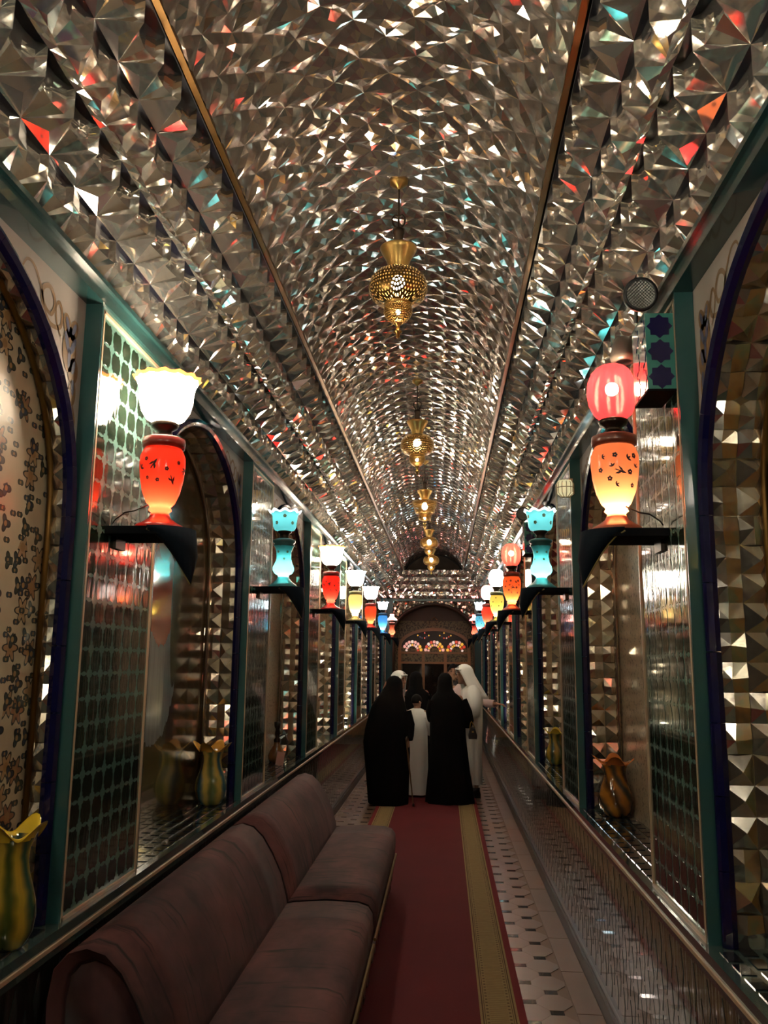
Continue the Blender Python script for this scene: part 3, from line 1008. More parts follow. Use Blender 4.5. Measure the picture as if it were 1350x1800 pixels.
M_BULBC = emit('bulb_glow_cool', (.75,1,.95), 80.)
PROF = {
 'urn': dict(base=[(.0005,0),(.098,0),(.102,.008),(.092,.02),(.068,.032),(.046,.048),(.038,.062)],
             body=[(.038,.062),(.034,.072),(.046,.082),(.04,.095),(.056,.112),(.074,.155),(.086,.21),(.091,.265),(.09,.30),(.08,.325),(.074,.335)],
             collar=[(.07,.335),(.085,.338),(.087,.355),(.085,.375),(.074,.38),(.05,.381)],
             burner=[(.05,.381),(.034,.395),(.03,.41),(.052,.425),(.058,.44),(.05,.445)]),
 'gourd': dict(base=[(.0005,0),(.1,0),(.1,.01),(.075,.03),(.05,.05),(.036,.072)],
             body=[(.036,.072),(.038,.085),(.062,.10),(.073,.122),(.07,.145),(.056,.175),(.05,.21),(.052,.245),(.06,.27),(.066,.285)],
             collar=[(.066,.285),(.074,.29),(.066,.303),(.078,.312),(.079,.325),(.06,.335),(.045,.336)],
             burner=[(.04,.336),(.03,.352),(.034,.37),(.05,.382),(.048,.39)]),
}
SHADE = {
 'tulip': [(.048,.0),(.078,.018),(.098,.05),(.108,.09),(.110,.125),(.115,.155),(.126,.178),(.138,.19)],
 'bowl': [(.046,.0),(.068,.008),(.08,.03),(.084,.07),(.088,.105),(.098,.128),(.110,.138)],
 'globe': [(.046,.0),(.072,.02),(.092,.06),(.098,.105),(.094,.15),(.078,.19),(.055,.212),(.042,.218)],
 'bell': [(.12,.0),(.10,.03),(.06,.055),(.045,.08),(.045,.13)],
}
def rad_at(prof, z):
    for (r0, z0), (r1, z1) in zip(prof, prof[1:]):
        if z0 <= z <= z1 and z1 > z0: return r0+(r1-r0)*(z-z0)/(z1-z0)
    return prof[-1][0]
def decals(body, shapes):
    """flat painted motifs laid on a turned body: (angle, z, size, kind)"""
    b = B()
    for (a0, z0, sz, kind, rot) in shapes:
        polys = []
        if kind == 'flower':
            for p in range(5):
                q = 2*pi*p/5+rot
                polys.append([(sz*.55*cos(q)+sz*.42*cos(w_), sz*.55*sin(q)+sz*.42*sin(w_)) for w_ in [2*pi*k/7 for k in range(7)]])
        elif kind == 'leaf':
            for q in (rot, rot+.9, rot-.9):
                polys.append([(sz*u*cos(q)-sz*v_*sin(q), sz*u*sin(q)+sz*v_*cos(q)) for u, v_ in ((0,0),(.4,.22),(.8,.2),(1.2,0),(.8,-.2),(.4,-.22))])
        else:   # swallow
            pts = [[(1,.1),(.4,.28),(-.3,.12),(-.4,-.1),(.3,-.18)], [(.3,.2),(-.1,.55),(-.9,.75),(-.3,.2)], [(.1,-.1),(-.3,-.6),(-.9,-.7),(-.3,0)], [(-.3,.1),(-1.3,.1),(-1.0,0),(-1.35,-.15),(-.35,-.08)]]
            for pp in pts:
                polys.append([(sz*(u*cos(rot)-v_*sin(rot)), sz*(u*sin(rot)+v_*cos(rot))) for u, v_ in pp])
        for p in polys:
            vv = []
            for (u, w_) in p:
                z = z0+w_; r = rad_at(body, z)+.0016
                a = a0 + u/max(r, .03)
                vv.append((r*cos(a), r*sin(a), z))
            b.add(vv, [tuple(range(len(vv)))])
    return b
def lamp(loc, label, shape, shade, col, cols, shcol, es, sc=1., rim=None, deco=None, decol=(.08,.02,.02), cool=False, name='oil_lamp', baseglow=.0, bulb=1.):
    t = thing(name, label, 'lamp', loc, 'lamps on the wall brackets')
    P = PROF[shape]
    S = lambda pr: [(r*sc, z*sc) for r, z in pr]
    mb = transl(name+'_body_glass', col, .7)
    B().lathe(S(P['base']), 28).obj('base', mat(name+'_base_glaze', cols, .3, coat=.6), t, smooth=True)
    body = S(P['body'])
    bo = B().lathe(body, 28).obj('body', mb, t, smooth=True)
    B().lathe(S(P['collar']), 28).obj('collar', mat(name+'_collar_glaze', tuple(k*.45 for k in cols), .3, coat=.6), t, smooth=True)
    bu = B(); bu.lathe(S(P['burner']), 20); z = P['burner'][1][1]*sc
    bu = bu.obj('burner', M_BURN, t, smooth=True)
    B().tube([(0, .03*sc, z), (0, .07*sc, z), (0, .075*sc, z+.004)], .004, 6).ball((0, .078*sc, z+.004), .009, 8).obj('wick_knob', M_BURN, bu, smooth=True)
    z0 = P['burner'][-1][1]*sc
    pr = S(SHADE[shade])
    def ruf(i, a, r, z):
        if shade in ('tulip', 'bowl'):
            k = max(0, (i-len(pr)+4)/3)
            q_ = (14, .03, .004) if shade == 'tulip' else (9, .05, .009)
            return r*(1+q_[1]*k*cos(q_[0]*a)), z+q_[2]*k*cos(q_[0]*a)*sc
        if shade == 'globe':
            k = sin(pi*i/(len(pr)-1))
            return r*(1-.12*k*(1-abs(cos(4*a)))), z
        return r, z
    sb = B()
    sb.lathe(pr, 48, (0, 0, z0), 0, ruf)
    if rim: 
        nf = 48*(len(pr)-1)
        for q in range(nf-48, nf): sb.m[q] = 1
    ms = transl(name+'_shade_glass', shcol, .5, es, tuple(min(1, k) for k in shcol))
    if shade == 'globe' and shcol[1] < .3:
        nt_ = NT(ms); out_ = ms.node_tree.nodes['Material Output']; src_ = out_.inputs[0].links[0].from_socket
        tp = nt_.n('ShaderNodeBsdfTransparent'); tp.inputs[0].default_value = (1, .45, .42, 1)
        mq = nt_.n('ShaderNodeMixShader'); mq.inputs[0].default_value = .4
        nt_.L.new(src_, mq.inputs[1]); nt_.L.new(tp.outputs[0], mq.inputs[2]); nt_.L.new(mq.outputs[0], out_.inputs[0])
    sh = sb.obj('shade', [ms] + ([transl(name+'_rim_glass', rim, .5, 2.2 if shade == 'tulip' else 9., rim)] if rim else []), t, smooth=True)
    mbulb = M_BULBC if cool else M_BULB
    B().ball((0, 0, (.105 if shape == 'urn' else .115)*sc), (.016 if shape == 'urn' else .018)*sc*bulb, 10).obj('bulb', mbulb, t, smooth=True)
    B().ball((0, 0, z0 + (.125 if shade == 'globe' else .1 if shade != 'bell' else .05)*sc), (.026 if shade == 'globe' else .024 if es > 1 else .010)*sc, 12).obj('bulb', mbulb, t, smooth=True)
    if shade == 'bowl' and es < 1:
        md = mat(name+'_shade_flower_paint', (.16,.13,.02), .6)
        for q in range(9):
            decals([(r, z0+z) for r, z in pr], [(2*pi*q/9, z0+(.05+.045*(q % 2))*sc, .014, 'flower', .4*q)]).obj('painted_flower', md, sh)
    if deco:
        mp = mat(name+'_motif_paint', decol, .6)
        for d_ in deco: decals(body, [d_]).obj({'flower':'painted_flower','leaf':'painted_leaf','swallow':'painted_bird'}[d_[3]], mp, bo)
    return t
D1 = [(a, z, sz, k, r) for a, z, sz, k, r in ((-1.6,.255,.022,'swallow',.9),(-1.05,.235,.009,'flower',.2),(-2.0,.275,.009,'flower',0),(-.75,.19,.02,'swallow',-1.2),(-1.45,.19,.009,'flower',.5),(-1.95,.2,.008,'flower',.1),(-.5,.265,.009,'flower',.3),(-2.4,.24,.02,'leaf',.8),(0,.24,.02,'swallow',.3),(.6,.22,.012,'flower',0))]
D2 = [(a, z, sz, k, r) for a, z, sz, k, r in ((-1.5,.225,.022,'swallow',-.4),(-1.25,.275,.017,'leaf',.6),(-1.75,.29,.011,'flower',0),(-1.1,.225,.012,'flower',.3),(-2.0,.20,.011,'flower',.2),(-.8,.245,.015,'leaf',1.2),(-1.85,.245,.013,'leaf',2.),(-2.3,.285,.013,'leaf',.2),(-.9,.29,.012,'flower',0),(-2.4,.235,.011,'flower',0),(-1.75,.175,.013,'leaf',.4),(-.9,.175,.010,'flower',.4))]
D3 = [(-2.6+.42*k, .20+.05*(k % 3), .010, 'flower', .3*k) for k in range(12)]
def lx(side, n=.165): return W(side, n, 0, 0)[0]
RED = (.75,.045,.02); PEACH = (.85,.30,.14); TEALG = (.10,.42,.42)
specs = {
 'left': [
  ('white tulip-shaded oil lamp with red bird-painted body, nearest on the left wall', 'urn', 'tulip', RED, (.6,.03,.02), (1,.87,.68), 24., .99, (1,.25,.05), D1, (.05,.008,.01), False),
  ('turquoise oil lamp with flowered ruffled bowl shade, left wall second bracket', 'gourd', 'bowl', TEALG, (.07,.25,.27), (.14,.48,.50), .2, 1.03, (.8,1,1), D3, (.12,.12,.02), True),
  ('red oil lamp with white tulip shade, left wall third bracket', 'urn', 'tulip', (.8,.03,.02), (.5,.02,.02), (1,.86,.70), 24., 1.0, (1,.2,.05), D1, (.05,.008,.01), False),
  ('cream oil lamp with glowing white shade, left wall fourth bracket', 'urn', 'tulip', (.9,.72,.36), (.35,.30,.12), (1,.92,.74), 24., 1.0, None, None, (0,0,0), False),
  ('small red oil lamp with pale pink shade, left wall fifth bracket', 'urn', 'tulip', (.8,.08,.03), (.5,.03,.02), (1,.86,.78), 24., 1.0, None, None, (0,0,0), False),
  ('blue oil lamp with pale ruffled shade, left wall sixth bracket', 'urn', 'bowl', (.12,.38,.75), (.05,.16,.35), (.8,.94,1), 9., 1.0, None, None, (0,0,0), True),
  ('small pink bell-shaded lamp at the far end of the left wall', 'gourd', 'bell', (.25,.06,.04), (.12,.04,.03), (1,.45,.42), 5., 1.0, None, None, (0,0,0), False)],
 'right': [
  ('peach flower-painted oil lamp with ribbed cranberry glass globe, nearest on the right wall', 'urn', 'globe', PEACH, (.38,.09,.05), (.75,.035,.05), .12, 1.02, None, D2, (.05,.03,.04), False),
  ('turquoise oil lamp with ruffled flowered shade, right wall second bracket', 'gourd', 'bowl', TEALG, (.07,.28,.27), (.14,.48,.50), .2, 1.03, (.85,1,1), D3, (.12,.12,.02), True),
  ('orange-red oil lamp with ribbed cranberry globe, right wall third bracket', 'urn', 'globe', (.85,.17,.05), (.5,.07,.03), (.9,.06,.05), .4, 1.0, None, D2, (.06,.02,.02), False),
  ('yellow oil lamp with glowing white globe shade, right wall fourth bracket', 'urn', 'globe', (.75,.6,.15), (.25,.24,.1), (1,.95,.85), 24., 1.0, None, D3, (.05,.04,.02), False),
  ('red oil lamp with pink-white globe, right wall fifth bracket', 'urn', 'globe', (.8,.08,.05), (.5,.04,.03), (1,.55,.45), 10., 1.0, None, None, (0,0,0), False),
  ('blue oil lamp with pale ruffled shade, right wall sixth bracket', 'urn', 'bowl', (.2,.55,.7), (.05,.16,.3), (.8,.96,1), 9., 1.0, None, D3, (.02,.03,.05), True),
  ('small pink bell-shaded lamp at the far end of the right wall', 'gourd', 'bell', (.3,.05,.04), (.12,.03,.03), (1,.3,.32), 3., 1.0, None, None, (0,0,0), False)],
}
for side in SIDES:
    for i, sp_ in enumerate(specs[side]):
        c = PIERS[i+2]
        if i == 0: c = 3.24 if side == 'left' else 3.30
        shelf(side, c, i)
        lb, shp, shd, col, cols, shc, es, sc, rim, deco, dc, cool = sp_
        lamp((lx(side), c, SHZ+.001), lb, shp, shd, col, cols, shc, es, sc, rim, deco, dc, cool)
for side in SIDES:
    c = PIERS[1]
    t_ = shelf(side, c, 0); t_['label'] = 'black bracket shelf on the %s wall beside the viewer, outside the picture' % side
    lb, shp, shd, col, cols, shc, es, sc, rim, deco, dc, cool = specs[side][3]
    lamp((lx(side), c, SHZ+.001), 'white-shaded oil lamp on the %s wall beside the viewer, outside the picture' % side, shp, shd, col, cols, shc, es, sc, rim, deco, dc, cool)
# wiring of the two nearest lamps
for side in SIDES:
    s = SIDES[side][1]; xx = lx(side)
    yo = 0 if s > 0 else .06
    P_ = [(a_, b_+yo, c_) for a_, b_, c_ in [(xx-s*.02, 3.16, SHZ+.09), (xx-s*.06, 3.12, SHZ+.06), (xx-s*.10, 3.13, SHZ+.055), (xx-s*.14, 3.14, SHZ+.03), (xx-s*.150, 3.14, SHZ+.014)]]
    o = B().tube(P_, .003, 5).obj('lamp_cord', M_BURN, smooth=True)
    tag(o, 'thin electric cord behind the nearest lamp on the %s wall' % side, 'cord')

# ================================================================ HANGING LANTERNS
def perf_fn(m, nmed):
    t = NT(m); b = t.N['Principled BSDF']; out = t.N['Material Output']
    b.inputs['Base Color'].default_value = (.17,.10,.03,1); b.inputs['Metallic'].default_value = .9; b.inputs['Roughness'].default_value = .32
    u = t.sep(t.uv)
    U = t.math('SUBTRACT', t.math('FRACT', t.math('MULTIPLY', u[0], float(nmed))), .5)
    V = t.math('SUBTRACT', u[1], .5)
    r = t.math('SQRT', t.math('ADD', t.math('MULTIPLY', U, U), t.math('MULTIPLY', V, V)))
    k = t.math('MULTIPLY', r, 10.)
    kf = t.math('SUBTRACT', t.math('FRACT', k), .5)
    kn = t.math('FLOOR', k)
    an = t.math('DIVIDE', t.math('ARCTAN2', V, U), 2*pi)
    af = t.math('SUBTRACT', t.math('FRACT', t.math('MULTIPLY', an, t.math('MULTIPLY_ADD', kn, 6., 4.))), .5)
    dd = t.math('SQRT', t.math('ADD', t.math('MULTIPLY', kf, kf), t.math('MULTIPLY', af, af)))
    hole = t.math('LESS_THAN', dd, .25)
    tr = t.n('ShaderNodeBsdfTransparent')
    mx = t.n('ShaderNodeMixShader'); t.L.new(hole, mx.inputs[0]); t.L.new(b.outputs[0], mx.inputs[1]); t.L.new(tr.outputs[0], mx.inputs[2])
    t.L.new(mx.outputs[0], out.inputs[0])
M_PERF = bpy.data.materials.new('pierced_brass'); M_PERF.use_nodes = True; perf_fn(M_PERF, 6)
M_PERF2 = bpy.data.materials.new('pierced_brass_small'); M_PERF2.use_nodes = True; perf_fn(M_PERF2, 5)
M_LINER = transl('frosted_liner', (.95,.78,.5), .8)
M_LBULB = emit('lantern_bulb', (1,.88,.68), 140.)
def uvlathe(name, prof, mats, parent, n=48, v0=0., v1=1.):
    v = []; f = []; uv = []
    zs = [p[1] for p in prof]; za, zb = min(zs), max(zs)
    for (r, z) in prof:
        for k in range(n+1):
            a = 2*pi*k/n; v.append((r*cos(a), r*sin(a), z)); uv.append((k/n, v0+(v1-v0)*(z-za)/(zb-za)))
    for i in range(len(prof)-1):
        for k in range(n): f.append((i*(n+1)+k, i*(n+1)+k+1, (i+1)*(n+1)+k+1, (i+1)*(n+1)+k))
    return obj(name, (v, f), mats, parent, True, uvs=uv)
def lantern(y, zc, label, kind=0):
    t = thing('hanging_lantern', label, 'lantern', (XC, y, zc), 'pierced brass lanterns')
    top = VZ+VR-zc
    if kind == 0:
        body = [(.048,.108),(.075,.10),(.11,.085),(.138,.055),(.148,.018),(.146,-.012),(.135,-.04),(.115,-.062),(.08,-.076),(.066,-.08)]
        low = [(.066,-.082),(.072,-.105),(.072,-.125),(.062,-.148),(.046,-.165),(.022,-.182)]
    else:
        body = [(.05,.108),(.09,.10),(.155,.085),(.15,.04),(.13,.0),(.125,-.02),(.12,-.055),(.085,-.076),(.066,-.08)]
        low = [(.066,-.082),(.085,-.09),(.075,-.14),(.05,-.15),(.02,-.152)]
    uvlathe('pierced_body', body, M_PERF, t)
    uvlathe('pierced_bowl', low, M_PERF2, t)
    B().lathe([(.046,.11),(.05,.125),(.062,.16),(.085,.20),(.094,.218),(.094,.224),(.082,.216),(.055,.16),(.042,.12)], 28).obj('funnel', M_GOLD, t, smooth=True)
    B().lathe([(.068,-.074),(.072,-.08),(.066,-.088),(.062,-.08)], 28).obj('ring', M_GOLD, t, smooth=True)
    B().lathe([(.022,-.18),(.01,-.195),(.010,-.215),(.022,-.222),(.022,-.228),(.012,-.235),(.008,-.255),(.0008,-.258)], 16).obj('finial', M_GOLD, t, smooth=True)
    B().lathe([(.024,.12),(.024,.30),(.03,.305),(.03,.33),(.014,.335)], 16).obj('stem', M_BURN, t, smooth=True)
    B().tube([(0,0,.33), (0,0,top-.01)], .006, 8).obj('rod', M_BURN, t)
    hk = B()
    for sg in (-1, 1):
        hk.tube([(sg*.012, 0, .335), (sg*.03, 0, .36), (sg*.034, 0, .39), (sg*.02, 0, .41), (0, 0, .40)], .006, 6)
    hk.obj('hook', M_BURN, t, smooth=True)
    B().lathe([(.0008,top-.004),(.05,top-.006),(.045,top-.03),(.012,top-.05),(.008,top-.06)], 20).obj('ceiling_rose', M_GOLD, t, smooth=True)
    B().ball((0, -.02, .025), .034, 12, 0, (1, 1, 1.2)).obj('bulb', M_LBULB, t, smooth=True)
    B().ball((0, 0, -.12), .012, 8).obj('bulb', M_LBULB, t, smooth=True)
for i, (y, zc) in enumerate(((4.0, 3.60), (7.16, 3.60), (10.2, 3.60), (13.35, 3.60), (15.7, 3.60))):
    lantern(y, zc, ['largest and nearest pierced brass lantern hanging from the mirror vault',
                    'second pierced brass lantern from the camera, dark against the vault',
                    'third hanging lantern, flat-topped brass crown with pale bowl',
                    'fourth pierced brass lantern from the camera, small and golden',
                    'farthest pierced brass lantern, hanging before the brown tympanum',
                    'pierced brass lantern above the viewer, outside the picture',
                    'pierced brass lantern behind the viewer, outside the picture'][i], 1 if i == 2 else 0)

# ================================================================ VASES AND SMALL THINGS IN THE NICHES
def glass_streak(c1, c2, c3, tw):
    def fn(t, b):
        g = t.sep(t.obj)
        an = t.math('ARCTAN2', g[1], g[0])
        ph = t.math('ADD', t.math('MULTIPLY', an, 3.0), t.math('MULTIPLY', g[2], tw))
        sv = t.math('MULTIPLY_ADD', t.math('SINE', t.math('ADD', ph, t.math('MULTIPLY', t.noise(t.obj, 9, 2), 3.))), .5, .5)
        t.L.new(t.ramp(sv, [(.0, c1), (.35, c2), (.7, c2), (1, c3)]), b.inputs['Base Color'])
    return fn
def vase(loc, label, h, r, cols, tw=4., rim=(.75,.45,.05), twist=0.):
    t = thing('vase', label, 'vase', loc, 'blown glass vases in the niches')
    m = mat('vase_glass', cols[1], .12, coat=1., fn=glass_streak(*cols, tw))
    prof = [(.0005,0),(.55,0),(.72,.04),(.92,.14),(1.0,.26),(.96,.38),(.82,.5),(.66,.62),(.60,.72),(.64,.82),(.78,.9)]
    pr = [(a*r, b*h) for a, b in prof]
    def ruf(i, a, q, z):
        a2 = a + twist*z/h
        return q*(1+.05*min(1, i/3)*cos(6*a2)), z
    B().lathe(pr, 36, (0,0,0), 0, ruf).obj('body', m, t, smooth=True)
    mr = mat('vase_rim_glass', rim, .12, coat=1.)
    def ruf2(i, a, q, z):
        k = i/4
        return q*(1+.22*k*cos(4*a+.6)), z + .085*h*k*cos(4*a+.6)
    B().lathe([(r*.74,h*.88),(r*.82,h*.92),(r*.93,h*.955),(r*1.03,h*.97),(r*1.08,h*.965)], 48, (0,0,0), 0, ruf2).obj('fluted_rim', mr, t, smooth=True)
    return t
YG = ((.05,.07,.01),(.42,.28,.03),(.03,.07,.04))
GB = ((.10,.14,.04),(.48,.36,.08),(.03,.10,.13))
OB = ((.07,.035,.01),(.40,.17,.02),(.05,.05,.03))
vase((-1.335, 2.68, ZLEDGE+.001), 'yellow-green fluted glass vase at the left edge of the picture', .36, .082, YG, 3., (.75,.52,.03))
vase((-1.425, 5.30, ZLEDGE+.001), 'yellow and blue-green fluted glass vase in the niche behind the sofas', .36, .095, GB, 5., (.8,.42,.06))
vase((1.00, 5.22, ZLEDGE+.001), 'orange-brown twisted glass vase in the niche on the right', .33, .10, OB, 22., (.65,.20,.03), 2.)
vase((.98, 7.72, ZLEDGE+.001), 'small yellow glass vase in the farther niche on the right', .30, .085, YG, 4., (.8,.6,.05))
hk = thing('hookah', 'small brown glass hookah in the second niche on the left', 'hookah', (-1.45, 7.52, ZLEDGE+.001))
M_AMB = mat('amber_glass', (.22,.09,.015), .08, coat=1.)
B().lathe([(.0005,0),(.06,0),(.075,.03),(.078,.06),(.06,.10),(.032,.14),(.025,.17)], 24).obj('bottle', M_AMB, hk, smooth=True)
B().lathe([(.028,.17),(.03,.19),(.016,.21),(.022,.24),(.016,.28),(.026,.30),(.03,.34),(.001,.345)], 20).obj('stem', M_BURN, hk, smooth=True)
B().tube([(.02,0,.22),(.07,-.01,.24),(.1,-.03,.18),(.095,-.05,.08),(.07,-.07,.03)], .007, 8).obj('hose', M_DWOOD, hk, smooth=True)
cd_ = B().box((-.034, -.002, 0), (.034, .002, .11)).obj('card', mat('pink_card', (.6,.32,.27), .5))
cd_.location = (-1.385, 7.30, ZLEDGE+.002); cd_.rotation_euler = (-.15, .2, .5)
tag(cd_, 'small pink card leaning beside the brown hookah', 'card')
tr_ = B().lathe([(.0005,0),(.13,.0),(.15,.012),(.152,.018),(.13,.008),(.0005,.006)], 32).obj('tray', mat('dark_bronze', (.05,.025,.012), .35, .6), smooth=True)
tr_.location = (-1.575, 7.6, ZLEDGE+.155); tr_.rotation_euler = (0, pi/2, 0); tag(tr_, 'round dark metal tray standing behind the hookah', 'tray')

# ================================================================ FIXTURES ON THE RIGHT WALL
M_NAVY = mat('navy_star_glaze', (.012,.010,.075), .2, coat=.6)
M_BOXT = mat('box_teal_glaze', (.05,.24,.21), .25, coat=.5)
def tile_box(y0, label, dy=.21):
    x1 = XR-.008; x0 = x1-.10; z0, z1 = 2.715, 3.005
    t = thing('tiled_box', label, 'box', ((x0+x1)/2, y0+dy/2, z0), 'star-tiled boxes')
    hx, hy, hz = (x1-x0)/2, dy/2, z1-z0
    B().box((-hx, -hy, 0), (hx, hy, hz)).obj('case', M_BOXT, t)
    B().box((-hx-.002, -hy-.002, -.004), (hx, hy, .004)).obj('bottom_board', M_BLACKC, t)
    st, ff = prism(star8(.046, .036), -.002, .002)
    for k in range(3):
        obj('star_tile', ([(x, -hy-z, y+.05+k*.095) for x, y, z in st], ff), M_NAVY, t)
    for k in range(3):
        for q in range(2):
            obj('star_tile', ([(-hx-z, x-hy+.05+q*.1, y+.05+k*.095) for x, y, z in st], ff), M_NAVY, t)
    return t
tile_box(2.955, 'larger teal box with navy star tiles beside the nearest right lamp')
tile_box(7.62, 'smaller distant teal box with navy star tiles above the cranberry lamp')
M_LENS = mat('spot_lens', (.35,.36,.36), .12, .8)
def lensf(t, b):
    g = t.sep(t.obj)
    a = t.math('MULTIPLY', t.math('SINE', t.math('MULTIPLY', g[0], 520.)), t.math('SINE', t.math('MULTIPLY', g[2], 520.)))
    t.L.new(t.bump(a, .5, .004), b.inputs['Normal'])
lensf(NT(M_LENS), M_LENS.node_tree.nodes['Principled BSDF'])
M_BLK = mat('black_metal', (.008,.008,.009), .35)
def spot(loc, label, r=.058):
    t = thing('spotlight', label, 'spotlight', loc, 'round black spotlights')
    prof = [(r*.9,-.012),(r*1.08,-.016),(r*1.1,0),(r*1.0,.02),(r*.75,.05),(r*.5,.075),(.0005,.08)]
    def rot(vs): return [(x, z, y) for x, y, z in vs]
    b_ = B().lathe(prof, 28); b_.v = rot(b_.v); b_.obj('housing', M_BLK, t, smooth=True)
    b_ = B().lathe([(.0005,-.004),(r*.5,-.006),(r*.95,-.010)], 28); b_.v = rot(b_.v); b_.obj('lens', M_LENS, t, smooth=True)
    B().tube([(0,.05,-.01), (0,.06,-r-.03)], .008, 6).obj('mount', M_BLK, t)
    t.rotation_euler = (.12, 0, .05)
    return t
spot((.725, 2.98, 3.088), 'round black spotlight above the larger tiled box on the right')
spot((.725, 7.66, 3.088), 'small distant round black spotlight above the far tiled box')
cm = thing('security_camera', 'grey cup-shaped camera behind the tiled box on the right', 'camera', (.74, 3.36, 3.03))
B().lathe([(.02,0),(.05,.0),(.055,.02),(.045,.07),(.03,.10),(.0005,.105)], 24, (0,0,-.06)).obj('cup', mat('grey_plastic', (.12,.105,.09), .4), cm, smooth=True)
B().lathe([(.0005,-.064),(.03,-.06),(.042,-.056)], 20).obj('lens', M_BLK, cm, smooth=True)
B().tube([(0,0,.03),(.05,0,.045),(.09,0,.03)], .012, 8).obj('arm', mat('grey_plastic_arm', (.12,.105,.09), .4), cm, smooth=True)
cg = thing('cage_lamp', 'cream caged wall lamp high on the second right pier', 'lamp', (.80, 5.5, 2.88))
B().lathe([(.0005,-.055),(.03,-.053),(.05,-.04),(.052,.03),(.045,.05),(.0005,.055)], 20).obj('globe', mat('cream_glass', (.6,.55,.3), .3, emis=(.9,.8,.45), es=.25), cg, smooth=True)
for k in range(6):
    a = pi*k/6
    B().tube([(.056*cos(a)*q, .056*sin(a)*q, z) for q, z in ((-.6,.056),(-1,.03),(-1,-.035),(-.5,-.058),(.5,-.058),(1,-.035),(1,.03),(.6,.056))], .0025, 5).obj('cage_wire', M_CREAM, cg)
B().lathe([(.057,.0),(.059,.003),(.057,.006)], 20).obj('cage_ring', M_CREAM, cg)
B().box((.02, -.03, -.03), (.045, .03, .06)).obj('mount', M_CREAM, cg)
# small floor spots that light the fifth niche on either side
M_UP = emit('spot_glow', (1,.92,.62), 60.)
for side in SIDES:
    t = thing('niche_spotlight', 'bright little spotlight inside a far niche of the %s wall' % side, 'spotlight', W(side, -.13, 12.52, ZLEDGE+.001), 'niche spotlights')
    B().lathe([(.03,0),(.034,.01),(.034,.05),(.028,.055)], 20).obj('housing', M_BLK, t, smooth=True)
    B().lathe([(.0005,.056),(.015,.058),(.03,.054)], 20).obj('lens', M_UP, t, smooth=True)

# ================================================================ PEOPLE
M_SKIN = mat('skin', (.36,.19,.12), .5); M_SKIN2 = mat('skin_tan', (.26,.13,.08), .5)
M_HAIR = mat('black_hair', (.004,.0035,.0035), .8, spec=.15)
def cloth(name, c, amp=.3):
    def fn(t, b):
        t.L.new(t.bump(t.noise(t.map(t.obj, (9, 9, 1.5)), 1.2, 3), amp, .03), b.inputs['Normal'])
    return mat(name, c, .95, spec=.12, fn=fn)
M_ABAYA = cloth('black_abaya_cloth', (.004,.004,.0045)); M_THOBE = cloth('white_thobe_cloth', (.82,.81,.77)); M_THOBEP = cloth('pale_pink_shirt_cloth', (.55,.42,.42)); M_GHUT = cloth('white_headcloth', (.84,.83,.79))
M_EYE = mat('eye_dark', (.01,.008,.008), .3)
def person(label, loc, rz=0, group='people in the corridor'):
    return thing('person', label, 'person', loc, group, rz=rz)
